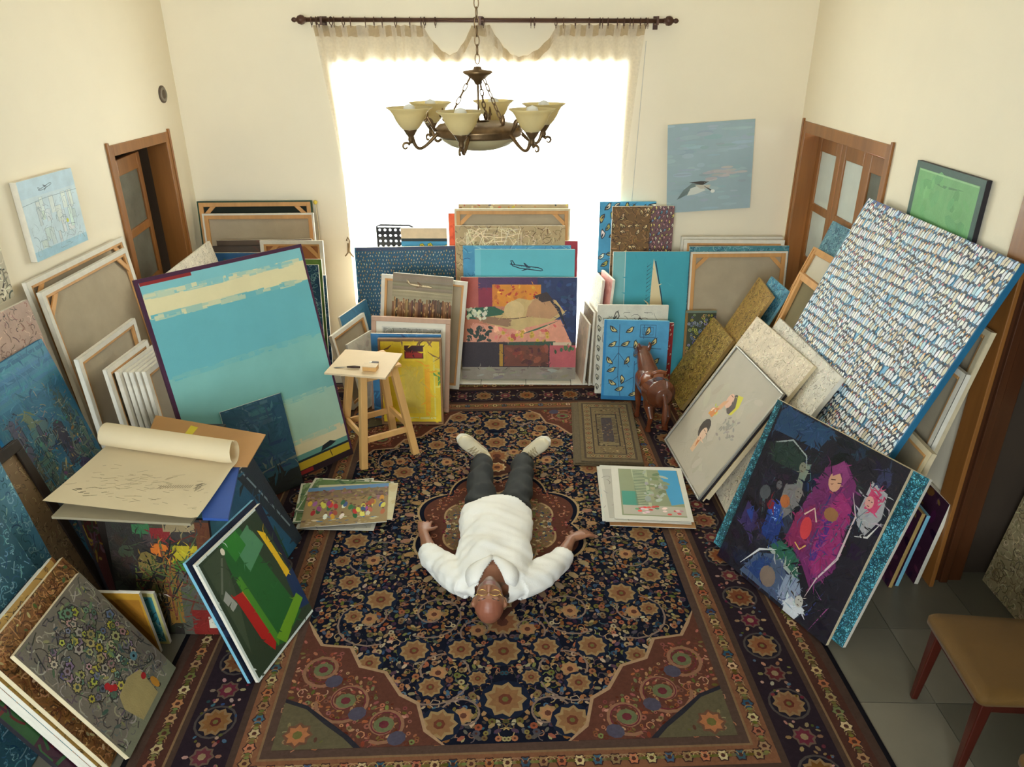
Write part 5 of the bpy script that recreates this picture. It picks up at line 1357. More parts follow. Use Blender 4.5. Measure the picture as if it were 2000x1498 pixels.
# ------------------------------------------------------------------ stool with board and tools
def stool():
    PINE2 = wood('pine stool wood', (206, 158, 96), .5, .16, 2, 12)
    PLY = mat('pale plywood', (214, 188, 150), .6, .06, 5, .1, 80)
    c = Vector((-1.025, 4.50, .0105))
    root = empty('tall_stool', c, radians(33))
    tag(root, 'tall pine stool with splayed legs in front of the yellow painting', 'stool')
    H = .675
    feet = [(-.19, -.19), (.19, -.19), (.19, .19), (-.19, .19)]
    tops = [(-.105, -.105), (.105, -.105), (.105, .105), (-.105, .105)]
    for (fx, fy), (tx, ty) in zip(feet, tops):
        b = MB(); b.bar((fx, fy, .009), (tx, ty, H - .02), .046, .046, up=(0, 1, 0)); bevel(b.build('leg', PINE2, root), .003)
    def lerp(i, z):
        k = z / H
        return Vector((feet[i][0] + (tops[i][0] - feet[i][0]) * k, feet[i][1] + (tops[i][1] - feet[i][1]) * k, z))
    for i in range(4):
        b = MB(); z = .2 if i % 2 == 0 else .225
        b.bar(lerp(i, z), lerp((i + 1) % 4, z), .02, .04); bevel(b.build('stretcher', PINE2, root), .002)
        b = MB(); b.bar(lerp(i, H - .055), lerp((i + 1) % 4, H - .055), .02, .055); bevel(b.build('apron', PINE2, root), .002)
    b = MB(); b.box(-.15, .15, -.15, .15, H - .02, H); bevel(b.build('seat', PINE2, root), .004)
    # loose board on top and the tools on it
    z = H + .0125
    cs = [on_z(px, py, z + .012) for px, py in ((633, 728), (753, 738), (786, 690), (675, 682))]
    b = MB(); b.mesh([(p.x, p.y, z) for p in cs] + [(p.x, p.y, z + .012) for p in cs], [(3, 2, 1, 0), (4, 5, 6, 7), (0, 1, 5, 4), (1, 2, 6, 5), (2, 3, 7, 6), (3, 0, 4, 7)])
    tag(b.build('drawing_board', PLY), 'square pale plywood board lying on the tall stool', 'board')
    z += .0125
    q = on_z(724, 722, z)
    r2 = empty('wooden_box', q, radians(-8)); tag(r2, 'small pale wooden box at the front of the stool board', 'box')
    b = MB(); b.box(-.045, .045, -.03, .03, 0, .028); bevel(b.build('body', PINE2, r2), .003)
    b = MB(); b.box(-.047, .047, -.032, .032, .028, .034); bevel(b.build('lid', PLY, r2), .002)
    q = on_z(681, 719, z)
    r2 = empty('palette_knife', q, radians(-2)); tag(r2, 'dark palette knife lying on the stool board', 'palette knife')
    b = MB(); b.tube([(-.01, 0, .009), (.035, 0, .01), (.075, 0, .009)], [.006, .009, .007], 8); b.build('handle', mat('dark handle', (56, 34, 24), .4, .2), r2, True)
    b = MB(); b.mesh([(-.01, -.004, .008), (-.08, -.009, .003), (-.1, 0, .002), (-.08, .009, .003), (-.01, .004, .008)], [(0, 1, 2, 3, 4)]); b.build('blade', mat('grey steel', (120, 116, 108), .3, .05, metal=.8), r2)
    q = on_z(730, 711, z)
    r2 = empty('eraser', q, radians(-6)); tag(r2, 'white eraser with a dark sleeve on the stool board', 'eraser')
    b = MB(); b.box(-.028, .028, -.012, .012, 0, .014); bevel(b.build('rubber', mat('white rubber', (232, 226, 214), .6, .04), r2), .003)
    b = MB(); b.box(-.012, .03, -.0125, .0125, .0, .0145); b.build('sleeve', mat('dark sleeve', (60, 44, 40), .6, .1), r2)
stool()

# ------------------------------------------------------------------ chairs at the lower right
def chair(loc, rz, label, copy=None):
    OCHRE = mat('ochre velvet', (94, 65, 17), .8, .12, 5, .25, 220, sheen=.05)
    RED = wood('mahogany legs', (66, 20, 10), .35, .25, 2, 12, coat=.3)
    root = empty('upholstered_chair', loc, rz)
    tag(root, label, 'chair', 'ochre upholstered chairs at the right')
    b = MB()
    n = 8
    W, D = .46, .45
    vs = []
    for zl, ins in ((.405, .012), (.41, 0), (.435, 0), (.452, .012), (.458, .05), (.461, .12)):
        for (sx, sy) in ((-1, -1), (1, -1), (1, 1), (-1, 1)):
            for k in range(n):
                a = {(-1, -1): pi, (1, -1): -pi / 2, (1, 1): 0, (-1, 1): pi / 2}[(sx, sy)] + pi / 2 * k / (n - 1)
                hw, hd = W / 2 - ins - .03, D / 2 - ins - .03
                taper = 1.0 if sx < 0 else .93
                vs.append((sx * hw + .03 * cos(a), (sy * hd) * taper + .03 * sin(a), zl))
    m = 4 * n
    fs = [(j * m + i, j * m + (i + 1) % m, (j + 1) * m + (i + 1) % m, (j + 1) * m + i) for j in range(5) for i in range(m)] + [tuple(5 * m + i for i in range(m)), tuple(range(m))[::-1]]
    b.mesh(vs, fs); b.build('seat', OCHRE, root, True)
    for sx, sy in ((-1, -1), (-1, 1), (1, -1), (1, 1)):
        b = MB()
        x, y = sx * (W / 2 - .05), sy * (D / 2 - .045)
        b.bar((x + sx * .02, y + sy * .012, 0), (x, y, .405), .026, .026, w2=.045, d2=.05, up=(0, 1, 0))
        bevel(b.build('leg', RED, root), .005)
    for nm, p in (('rail', ((-W / 2 + .05, -D / 2 + .045), (W / 2 - .05, -D / 2 + .045))), ('rail', ((-W / 2 + .05, D / 2 - .045), (W / 2 - .05, D / 2 - .045))), ('rail', ((-W / 2 + .05, -D / 2 + .05), (-W / 2 + .05, D / 2 - .05))), ('rail', ((W / 2 - .05, -D / 2 + .05), (W / 2 - .05, D / 2 - .05)))):
        b = MB(); b.bar((*p[0], .375), (*p[1], .375), .022, .055); b.build(nm, RED, root)
    for sy in (-1, 1):
        b = MB(); b.bar((W / 2 - .045, sy * (D / 2 - .05), .4), (W / 2 + .05, sy * (D / 2 - .06), .88), .04, .03, up=(0, 1, 0)); bevel(b.build('back_post', RED, root), .005)
    b = MB(); b.bar((W / 2 + .005, 0, .58), (W / 2 + .05, 0, .86), D - .15, .045, up=(-1, 0, .2)); bevel(b.build('backrest', OCHRE, root), .015, 3)
    return root
chair((1.885, 2.195, .001), radians(-3), 'ochre upholstered chair with mahogany legs, wholly in view of the doorway floor')
q = on_z(1986, 1478, .455)
chair((q.x + .235, q.y - .21, .001), radians(-4), 'second ochre chair, only its seat corner showing at the bottom right')

# ------------------------------------------------------------------ loose sheets on the rug
def sheet_stack(name, loc, rz, specs, cat, group):
    """specs: (dx, dy, w, h, rot, art, label)"""
    z = .0195
    for dx, dy, w, h, rot, art, label in specs:
        o = empty(name, (loc[0] + dx, loc[1] + dy, z), rz + radians(rot))
        tag(o, label, cat, group)
        b = MB(); b.box(-w / 2, w / 2, -h / 2, h / 2, 0, .004); b.build('sheet', WHITE_EDGE, o)
        A = Art(w, h)
        art(A)
        A.build('picture', PRINT, o, flat=True, off=(-w / 2, -h / 2), base=.0042)
        z += .0068
def art_market(A):
    bg(A, (150, 124, 84)); r = random.Random(171)
    A.rect(0, .9, 1, 1, (92, 130, 170)); A.rect(0, .68, 1, .9, (128, 104, 72))
    dabs(A, 120, [(120, 96, 66), (150, 120, 80), (110, 84, 70), (140, 100, 110)], .018, 172, 0, .6, 1, .9)
    for k in range(46):
        x, y = r.uniform(.05, .95), r.uniform(.2, .62); c = jit(r.choice([(190, 40, 40), (60, 110, 70), (150, 70, 130), (210, 150, 40), (60, 90, 140), (220, 200, 90), (176, 90, 60), (230, 220, 200)]), 16, r)
        A.mell(x, y, .014, .03, c, r.uniform(-.3, .3), 8); A.mell(x, y + .09, .009, .009, (110, 74, 54), 0, 7)
    dabs(A, 60, [(176, 140, 70), (120, 90, 60), (200, 190, 160), (90, 120, 150)], .016, 173, 0, .02, 1, .22, .25, 0)
def art_garden(A):
    bg(A, (206, 200, 186)); A.rect(.1, .06, .93, .94, (136, 142, 108)); A.rect(.12, .1, .32, .5, (62, 140, 120)); A.poly([(.28, .94), (.5, .94), (.5, .2), (.34, .2)], (168, 172, 138)); r = random.Random(174)
    for k in range(24): A.rect(.3, .22 + k * .03, .46, .236 + k * .03, (96, 112, 86))
    A.poly([(.66, .94), (.92, .94), (.93, .3), (.76, .26)], (62, 146, 190)); dabs(A, 40, [(150, 150, 120), (120, 130, 100), (160, 160, 150)], .025, 175, .46, .3, .74, .92); A.rect(.12, .08, .93, .24, (176, 168, 150))
    for k in range(26): A.mell(r.uniform(.3, .92), r.uniform(.1, .24), .014, .01, jit(r.choice([(206, 70, 70), (90, 140, 100), (220, 190, 190), (190, 150, 160), (236, 60, 50)]), 14, r))
def art_mat_grey(A): bg(A, (196, 190, 176)); A.rect(.05, .05, .95, .95, (170, 164, 150)); scribble(A, 40, [(120, 116, 106)], .05, .003, 176)
def art_mat_green(A): bg(A, (206, 200, 180)); A.rect(.03, .05, .97, .96, (96, 120, 70)); scribble(A, 60, [(70, 100, 60), (130, 140, 100)], .1, .02, 177, curl=.5)
sheet_stack('unframed_print', (-1.06, 3.79), radians(6), [
    (-.05, -.03, .46, .42, -7, art_mat_grey, 'peach-edged sheet lying lowest in the left print pile'),
    (-.12, .06, .46, .44, 3, art_mat_green, 'print with grey sketch edge at the far side of the left print pile'),
    (-.06, .09, .52, .38, -10, art_mat_green, 'green landscape print rotated under the market scene'),
    (.01, .02, .50, .40, -2, art_plain((200, 188, 150), (190, 170, 130)), 'cream sheet just under the market scene'),
    (-.03, -.02, .50, .42, 2, art_market, 'crowded market scene print on top of the left print pile')], 'print', 'prints in the left pile on the rug')
sheet_stack('unframed_print', (.745, 3.935), radians(-3.5), [
    (.015, -.03, .50, .60, 1, art_plain((190, 140, 90), (176, 130, 80)), 'brown-edged sheet lying lowest in the right print pile'),
    (-.03, .02, .50, .62, 2, art_mat_grey, 'pale sheet second from below in the right print pile'),
    (-.012, .01, .52, .63, 0, art_plain((200, 196, 184), (160, 190, 186)), 'pale sheet in the middle of the right print pile'),
    (-.02, .0, .5, .62, 3, art_mat_grey, 'grey sketch sheet directly under the garden view'),
    (.03, .0, .46, .60, 0, art_garden, 'colourful garden view print on top of the right print pile')], 'print', 'prints in the right pile on the rug')

# ------------------------------------------------------------------ drawing table with big sheets
def drawing_table():
    DT = wood('black-brown table wood', (36, 26, 20), .5, .3)
    root = empty('drawing_table', (-1.86, 3.2, .012))
    tag(root, 'dark wooden table under the big paper sheets at the left', 'table')
    x0, x1, y0, y1, H = -.16, .20, -.36, .40, .678
    b = MB(); b.box(x0, x1, y0, y1, H - .03, H); bevel(b.build('tabletop', DT, root), .004)
    for x in (x0 + .03, x1 - .03):
        for y in (y0 + .03, y1 - .03):
            b = MB(); b.box(x - .022, x + .022, y - .022, y + .022, 0, H - .03); b.build('leg', DT, root)
    b = MB(); b.box(x0 + .01, x1 - .01, y0 + .01, y0 + .03, H - .16, H - .03); b.build('drawer_front', DT, root)
    def slab(name, cs, z, th, m, label, cat):
        b = MB(); b.mesh([(x, y, z) for x, y in cs] + [(x, y, z + th) for x, y in cs], [(3, 2, 1, 0), (4, 5, 6, 7), (0, 1, 5, 4), (1, 2, 6, 5), (2, 3, 7, 6), (3, 0, 4, 7)])
        return tag(b.build(name, m), label, cat)
    pz = lambda z, *ps: [tuple(on_z(px, py, z)[:2]) for px, py in ps]
    slab('portfolio_board', pz(.705, (100, 1008), (372, 1022), (455, 905), (255, 850)), .691, .012, mat('grey cardboard', (150, 138, 112), .8, .08), 'thin grey board lying lowest on the drawing table', 'board')
    slab('blue_folder', pz(.72, (395, 1010), (445, 1012), (468, 905), (380, 900)), .704, .012, mat('blue folder card', (44, 78, 150), .5, .12, 4), 'royal blue folder sticking out under the big paper', 'folder')
    slab('brown_cardboard', pz(.74, (262, 905), (482, 905), (518, 843), (303, 806)), .718, .006, mat('brown cardboard', (178, 132, 82), .8, .08, 4), 'brown cardboard sheet behind the rolled paper on the table', 'cardboard')
    o = slab('sketch_mark', pz(.74, (352, 853), (372, 826), (386, 830), (364, 856)), .7245, .0006, mat('yellow crayon', (206, 186, 40), .7), 'yellow crayon sketch card on the brown cardboard', 'card')
    # big drawing sheet whose far end curls over into a roll
    PAPER = mat('warm white paper', (226, 208, 172), .75, .04, 3, trans=.12)
    z0 = .7255
    A0, B0 = on_z(84, 983, z0), on_z(388, 1019, z0)          # front edge
    A1, B1 = on_z(211, 868, z0), on_z(462, 905, z0)          # where the sheet lifts
    root2 = empty('drawing_sheet', (A0 + B0) / 2)
    tag(root2, 'big cream drawing sheet with its far end rolled over', 'paper')
    inv = Matrix.Translation(-Vector(root2.location))
    b = MB(); nx, prof = 24, []
    d = ((A1 + B1) / 2 - (A0 + B0) / 2); L = d.length
    for i in range(8): prof.append((L * i / 7, .002 + .012 * (1 - i / 7) ** 3))
    R = .075
    for i in range(1, 34):
        t = i / 33 * 2 * pi * .93
        rr = R * (1 - .06 * i / 33)
        prof.append((L + R * .9 * sin(t) * (rr / R) + .0, .002 + R * .78 - rr * .78 * cos(t)))
    vs = []
    for j, (s, h) in enumerate(prof):
        for i in range(nx + 1):
            u = i / nx
            base = A0.lerp(B0, u).lerp(A1.lerp(B1, u), s / L)
            vs.append((base.x, base.y, z0 + h + .010 * (max(0, u - .93) / .07) ** 2 * (1 if s < L else .0)))
    b.mesh(vs, [(j * (nx + 1) + i, j * (nx + 1) + i + 1, (j + 1) * (nx + 1) + i + 1, (j + 1) * (nx + 1) + i) for j in range(len(prof) - 1) for i in range(nx)])
    o = b.build('paper', PAPER, root2, True); o.data.transform(inv)
    # faint charcoal marks on the flat part
    A = MB(); r = random.Random(181)
    def mark(u, v, w_, l, a, col):
        base = A0.lerp(B0, u).lerp(A1.lerp(B1, u), v)
        z = z0 + .0032 + .012 * (1 - v) ** 3
        dx, dy = cos(a), sin(a)
        A.face([(base.x + dx * l - dy * w_, base.y + dy * l + dx * w_, z), (base.x - dx * l - dy * w_, base.y - dy * l + dx * w_, z), (base.x - dx * l + dy * w_, base.y - dy * l - dx * w_, z), (base.x + dx * l + dy * w_, base.y + dy * l - dx * w_, z)][::-1], jit(col, 10, r))
    for k in range(90): mark(min(.95, max(.05, r.gauss(.5, .2))), min(.85, max(.15, r.gauss(.4, .18))), .0012, r.uniform(.006, .03), r.uniform(-.4, .4), (170, 152, 122))
    for k in range(14): mark(.62 + k * .015, .42 + .006 * k, .0012, .014, 1.3, (112, 98, 80))
    for k in range(10): mark(.87 + r.uniform(-.02, .02), .5 + r.uniform(-.06, .06), .0012, .016, 1.0 + r.uniform(-.6, .6), (90, 78, 66))
    for k in range(8): mark(.1 + r.uniform(0, .12), .22 + r.uniform(-.04, .04), .0014, .012, r.uniform(-.3, .3), (60, 52, 46))
    o = A.build('charcoal_marks', PRINT, root2); o['kind'] = 'stuff'; o.data.transform(inv)
drawing_table()

# ------------------------------------------------------------------ black perforated panel behind the blue bird canvas
def perforated():
    tl, tr = on_y(735.6, 441, 6.10), on_y(808, 445, 6.10)
    w = (tr - tl).length; h = .46
    root = empty('perforated_panel', ((tl.x + tr.x) / 2, 6.10, tl.z - h))
    tag(root, 'black plastic chair back with round holes above the blue bird canvas', 'chair back')
    BL = mat('black plastic', (26, 24, 26), .45, .1, 10)
    n, m = 7, 10
    cw, chh = w / n, .046
    vs, fs = [], []
    b = MB()
    K = 12
    for i in range(n):
        for j in range(m):
            cx, cz = -w / 2 + (i + .5) * cw, h - .012 - (j + .5) * chh
            sq = []
            for k in range(K):
                a = 2 * pi * k / K + pi / K
                s = 1 / max(abs(cos(a)), abs(sin(a)))
                sq.append((cos(a) * s, sin(a) * s))
            o_ = [(cx + u * cw / 2, cz + v * chh / 2) for u, v in sq]
            i_ = [(cx + .0108 * cos(2 * pi * k / K + pi / K), cz + .0108 * sin(2 * pi * k / K + pi / K)) for k in range(K)]
            for k in range(K):
                k2 = (k + 1) % K
                b.face([(*o_[k], 0), (*o_[k2], 0), (*i_[k2], 0), (*i_[k], 0)])
                b.face([(*i_[k], 0), (*i_[k2], 0), (*i_[k2], .006), (*i_[k], .006)])
    b.v = [(x, y_, z_) for x, z_, y_ in b.v]
    b.build('holed_sheet', BL, root)
    b = MB()
    b.tube([(-w / 2, .003, 0), (-w / 2, .003, h - .004), (-w / 2 + .03, .003, h + .006), (w / 2 - .04, .003, h + .004), (w / 2 - .008, .003, h - .012), (w / 2, .003, h - .05), (w / 2, .003, 0)], .008, 8)
    b.build('rim', BL, root, True)
    b = MB(); b.tube([(-w / 2 + .03, .012, 0), (-w / 2 + .03, .012, -(tl.z - h) + .02)], .01, 8); b.tube([(w / 2 - .03, .012, 0), (w / 2 - .03, .012, -(tl.z - h) + .02)], .01, 8); b.build('legs_tube', BL, root, True)
perforated()
# small dark bottle on the floor by the left curtain edge
root = empty('dark_bottle', (-1.42, 5.98, .001))
tag(root, 'small dark bottle standing by the wall left of the askew canvases', 'bottle')
b = MB(); b.lathe([(0, 0), (.03, 0), (.032, .01), (.032, .48), (.026, .52), (.012, .55), (.012, .6), (0, .6)], 16); b.build('body', mat('dark brown glass', (34, 20, 14), .2, .1), root, True)
b = MB(); b.lathe([(0, .6), (.014, .6), (.014, .625), (0, .626)], 12); b.build('cap', DARK_EDGE, root, True)
# ------------------------------------------------------------------ the person and the leather animal: grown skins
def grow(name, build_fn, voxel, m, parent=None, smooth=6, post=None, ground=.0122):
    bm = bmesh.new()
    build_fn(bm)
    me = bpy.data.meshes.new(name + '_rough')
    bm.to_mesh(me); bm.free()
    o = bpy.data.objects.new(name + '_rough', me)
    COL.objects.link(o)
    r = o.modifiers.new('remesh', 'REMESH'); r.mode = 'VOXEL'; r.voxel_size = voxel
    s = o.modifiers.new('smooth', 'SMOOTH'); s.iterations = smooth; s.factor = .5
    dg = bpy.context.evaluated_depsgraph_get()
    out = bpy.data.meshes.new_from_object(o.evaluated_get(dg))
    bpy.data.objects.remove(o); bpy.data.meshes.remove(me)
    out.name = name
    if post: post(out)
    buf = [0.0] * (3 * len(out.vertices))
    out.vertices.foreach_get('co', buf)
    for i in range(2, len(buf), 3):
        if buf[i] < ground: buf[i] = ground
    out.vertices.foreach_set('co', buf)
    out.polygons.foreach_set('use_smooth', [True] * len(out.polygons))
    out.materials.clear()
    out.materials.append(m)
    n = bpy.data.objects.new(name, out)
    COL.objects.link(n)
    n.parent = parent
    return n
def ball(bm, c, r, rot=None, seg=20):
    M = Matrix.Translation(c) @ (rot or Matrix.Identity(4)) @ Matrix.Diagonal((*((r, r, r) if not isinstance(r, (tuple, list)) else r), 1))
    bmesh.ops.create_uvsphere(bm, u_segments=seg, v_segments=seg // 2 + 2, radius=1, matrix=M)
def loft(bm, secs, n=16, side=None):
    """closed skin through elliptical sections (centre, half-width, half-height); the width axis is `side` or horizontal"""
    P = [Vector(s[0]) for s in secs]
    rings = []
    for i, s in enumerate(secs):
        t = (P[min(i + 1, len(P) - 1)] - P[max(i - 1, 0)]).normalized()
        u = Vector(side) if side else (t.cross(Vector((0, 0, 1))) if abs(t.z) < .95 else Vector((1, 0, 0)))
        u = (u - t * u.dot(t)).normalized()
        v = t.cross(u).normalized()
        rings.append([bm.verts.new(P[i] + u * (s[1] * cos(2 * pi * k / n)) + v * (s[2] * sin(2 * pi * k / n))) for k in range(n)])
    for i in range(len(rings) - 1):
        for k in range(n):
            bm.faces.new((rings[i][k], rings[i][(k + 1) % n], rings[i + 1][(k + 1) % n], rings[i + 1][k]))
    bm.faces.new(rings[0][::-1]); bm.faces.new(rings[-1])
    return rings
CX = -.165
Z0 = .0125
HEAD = Vector((CX - .008, 2.838, Z0 + .107))
HR = Matrix.Rotation(radians(17), 3, 'X')        # head tipped back a little, chin raised
def hand(bm, wrist, dirv, palm_n, thumb_side, curl=.5, spread=.16):
    d = Vector(dirv).normalized(); nrm = Vector(palm_n).normalized()
    s = d.cross(nrm).normalized() * thumb_side
    w = Vector(wrist)
    loft(bm, [(w - d * .03, .027, .019), (w, .028, .018), (w + d * .03, .037, .017), (w + d * .065, .042, .015), (w + d * .092, .040, .013)], 14, s)
    for k, (off, ln) in enumerate(((.032, .072), (.011, .08), (-.011, .074), (-.031, .058))):
        a = (off / .032) * spread
        f = (d * cos(a) + s * sin(a)).normalized()
        p = w + d * .088 + s * off
        pts, secs, ang = [p], [], 0
        cur = f.copy()
        for q, fr in enumerate((.42, .32, .26)):
            ang += curl * (.35, .5, .5)[q]
            dd = (f * cos(ang) - nrm * sin(ang))
            pts.append(pts[-1] + dd * ln * fr)
        loft(bm, [(pts[0], .0095, .0095), (pts[1], .009, .0088), (pts[2], .0083, .008), (pts[3], .0066, .006)], 10, s)
        ball(bm, pts[3], .0064, seg=8)
    p0 = w + d * .022 + s * .026
    t1 = p0 + (d * .55 + s * .8).normalized() * .036 - nrm * .004
    t2 = t1 + (d * .8 + s * .55).normalized() * .03 - nrm * .006
    loft(bm, [(p0 - s * .012, .013, .013), (t1, .011, .0105), (t2, .008, .0075)], 10, nrm)
    ball(bm, t2, .0078, seg=8)
L_SH, L_EL, L_WR = Vector((CX - .175, 3.015, Z0 + .08)), Vector((-.517, 3.285, Z0 + .045)), Vector((-.585, 3.50, Z0 + .032))
R_SH, R_EL, R_WR = Vector((CX + .175, 3.005, Z0 + .08)), Vector((.192, 3.25, Z0 + .05)), Vector((.262, 3.455, Z0 + .034))
HIP = 3.52
ANK_L, ANK_R = Vector((-.285, 4.275, Z0 + .055)), Vector((-.012, 4.30, Z0 + .055))
def body(bm):
    # head, face up, chin slightly tucked; crown toward -y
    ball(bm, HEAD + HR @ Vector((0, -.012, .006)), (.074, .098, .092))
    ball(bm, HEAD + HR @ Vector((0, 0.018, .035)), (.064, .075, .072))
    loft(bm, [(HEAD + HR @ Vector((0, 0.008, .055)), .052, .04), (HEAD + HR @ Vector((0, 0.053, .055)), .046, .036), (HEAD + HR @ Vector((0, 0.086, .048)), .03, .026)], 14, (1, 0, 0))
    ball(bm, HEAD + HR @ Vector((0, 0.090, .054)), (.024, .017, .019))                                   # chin
    loft(bm, [(HEAD + HR @ Vector((0, -0.020, .096)), .009, .008), (HEAD + HR @ Vector((0, 0.000, .108)), .010, .012), (HEAD + HR @ Vector((0, 0.020, .118)), .014, .013)], 10, (1, 0, 0))   # nose
    for sx in (-1, 1):
        ball(bm, HEAD + HR @ Vector((sx * .013, 0.021, .105)), (.010, .008, .009))                        # nostril wings
        ball(bm, HEAD + HR @ Vector((sx * .03, -0.034, .084)), (.022, .010, .012))                        # brow
        ball(bm, HEAD + HR @ Vector((sx * .04, 0.008, .07)), (.022, .022, .02))                            # cheek
        ball(bm, HEAD + HR @ Vector((sx * .029, -0.016, .083)), (.012, .008, .008))                        # eyelids
        ball(bm, HEAD + HR @ Vector((sx * .077, -0.007, .01)), (.009, .03, .02))                           # ear
        ball(bm, HEAD + HR @ Vector((sx * .082, -0.020, .016)), (.006, .014, .016))
    ball(bm, HEAD + HR @ Vector((0, 0.045, .094)), (.024, .006, .008)); ball(bm, HEAD + HR @ Vector((0, 0.055, .09)), (.02, .006, .008))      # lips
    loft(bm, [(HEAD + HR @ Vector((0, 0.028, -.0)), .05, .05), (HEAD + HR @ Vector((0, 0.068, -.01)), .052, .05), (Vector((CX, 2.97, Z0 + .085)), .062, .055)], 16, (1, 0, 0))   # neck
    # trunk
    loft(bm, [(Vector((CX, 2.93, Z0 + .085)), .06, .05), (Vector((CX, 2.97, Z0 + .09)), .135, .065), (Vector((CX, 3.03, Z0 + .098)), .172, .085), (Vector((CX, 3.2, Z0 + .102)), .165, .098), (Vector((CX, 3.38, Z0 + .098)), .15, .092), (Vector((CX, 3.5, Z0 + .095)), .155, .09), (Vector((CX, 3.6, Z0 + .09)), .15, .085)], 22, (1, 0, 0))
    for S, E, W in ((L_SH, L_EL, L_WR), (R_SH, R_EL, R_WR)):
        ball(bm, S, (.058, .058, .055))
        loft(bm, [(S, .05, .05), (S.lerp(E, .5), .045, .045), (E, .039, .038)], 14)
        ball(bm, E, .038)
        loft(bm, [(E, .038, .037), (E.lerp(W, .3), .040, .036), (E.lerp(W, .75), .03, .026), (W, .027, .02)], 14)
    hand(bm, L_WR, (-.05, 1, -.03), (0, 0, 1), 1, .75)
    hand(bm, R_WR, (.75, .55, -.06), (0, .1, 1), -1, .45, .05)
    for sx, A in ((-1, ANK_L), (1, ANK_R)):
        h = Vector((CX + sx * .085, HIP + .05, Z0 + .085)); k = h.lerp(A, .5) + Vector((sx * .01, 0, .012))
        loft(bm, [(h, .08, .075), (h.lerp(k, .5), .07, .068), (k, .052, .052), (k.lerp(A, .4), .05, .05), (A, .033, .035)], 14, (1, 0, 0))
def paint_skin(me):
    ca = me.color_attributes.new('Col', 'FLOAT_COLOR', 'POINT')
    buf = []
    HRI = HR.inverted()
    skin, red, beard, lip = C((156, 106, 80)), C((150, 92, 70)), C((104, 92, 80)), C((124, 70, 62))
    for v in me.vertices:
        p = HRI @ (v.co - HEAD) - Vector((0, -.022, 0))
        c = skin
        if p.y < .2 and abs(p.x) < .11:
            if abs(p.x) < .03 and .058 < p.y < .088 and p.z > .082: c = lip
            elif p.y > .05 and p.z > -.01 and p.z < .105 and (abs(p.x) > .03 or p.y > .086 or .052 < p.y < .062) and p.y < .135:
                k = .62
                c = tuple(a * (1 - k) + b_ * k for a, b_ in zip(skin, beard))
            elif p.y < -.02: c = red
        buf += list(c)
    ca.data.foreach_set('color', buf)
SKIN = mat('skin', rough=.42, var=.06, scale=40, bump=.1, bscale=300, attr=True, spec=.5)
for n in SKIN.node_tree.nodes:
    if n.type == 'BSDF_PRINCIPLED':
        n.inputs['Subsurface Weight'].default_value = .08
        n.inputs['Subsurface Radius'].default_value = (.01, .004, .002)
person = grow('person', body, .0042, SKIN, None, 3, paint_skin)
tag(person, 'person in white shirt and dark trousers lying face up on the rug', 'person')

SHIRT = mat('white cotton', (238, 234, 226), .85, .04, 6, .3, 160, sheen=.15)
PANTS = mat('charcoal trousers', (46, 47, 46), .85, .14, 10, .4, 240)
def folds(me, amp, fr, seed):
    r = random.Random(seed)
    w = [(Vector((r.uniform(-1, 1), r.uniform(-1, 1), r.uniform(-.6, .6))).normalized() * fr * r.uniform(.6, 1.5), r.random() * 6) for k in range(7)]
    cos_ = [v.co.copy() for v in me.vertices]; nos = [v.normal.copy() for v in me.vertices]
    out = []
    for p, n in zip(cos_, nos):
        d = sum(sin(p.dot(q) + ph) for q, ph in w) / 7 if p.z > Z0 + .02 else .2
        out += list(p + n * (amp * (d - .2)))
    me.vertices.foreach_set('co', out)
    me.update()
def vneck(y):
    """half-width of the open neck at y"""
    return max(0, .078 * (1 - max(0, y - 2.9) / .155)) if y > 2.8 else 1
def shirt_post(me):
    folds(me, .02, 30, 3); folds(me, .008, 75, 8)
    bm = bmesh.new(); bm.from_mesh(me)
    kill = []
    for f in bm.faces:
        c = f.calc_center_median()
        if c.z > Z0 + .085 and c.y < 3.055 and abs(c.x - CX) < vneck(c.y): kill.append(f)
        elif c.y < 2.915 and abs(c.x - CX) < .085: kill.append(f)
        else:
            for E, W in ((L_EL, L_WR), (R_EL, R_WR)):
                ax = (W - E).normalized()
                if (c - E).dot(ax) > .028 and (c - E).length < .13: kill.append(f); break
            else:
                if c.y > 3.605 + .025 * cos((c.x - CX) * 14): kill.append(f)
    bmesh.ops.delete(bm, geom=kill, context='FACES')
    bm.to_mesh(me); bm.free()
def shirt(bm):
    loft(bm, [(Vector((CX, 2.885, Z0 + .07)), .09, .055), (Vector((CX, 2.92, Z0 + .085)), .165, .07), (Vector((CX, 2.99, Z0 + .1)), .205, .096), (Vector((CX, 3.14, Z0 + .112)), .196, .117), (Vector((CX, 3.36, Z0 + .112)), .198, .114), (Vector((CX, 3.5, Z0 + .112)), .205, .112), (Vector((CX, 3.62, Z0 + .108)), .204, .107), (Vector((CX, 3.72, Z0 + .1)), .198, .1)], 26, (1, 0, 0))
    for S, E, W in ((L_SH, L_EL, L_WR), (R_SH, R_EL, R_WR)):
        ax = (E - S)
        ball(bm, S + Vector((0, .03, .0)), (.07, .07, .066))
        loft(bm, [(S - ax * .25 + Vector((0, .02, 0)), .07, .07), (S.lerp(E, .35), .083, .07), (S.lerp(E, .8), .075, .062), (E + ax * .02, .068, .058)], 18)
        loft(bm, [(E - ax * .12, .06, .055), (E + (W - E) * .02, .066, .058), (E + (W - E).normalized() * .06, .062, .056)], 16)
o = grow('shirt', shirt, .0065, SHIRT, person, 5, shirt_post)
sol = o.modifiers.new('thickness', 'SOLIDIFY'); sol.thickness = .0025; sol.offset = 1
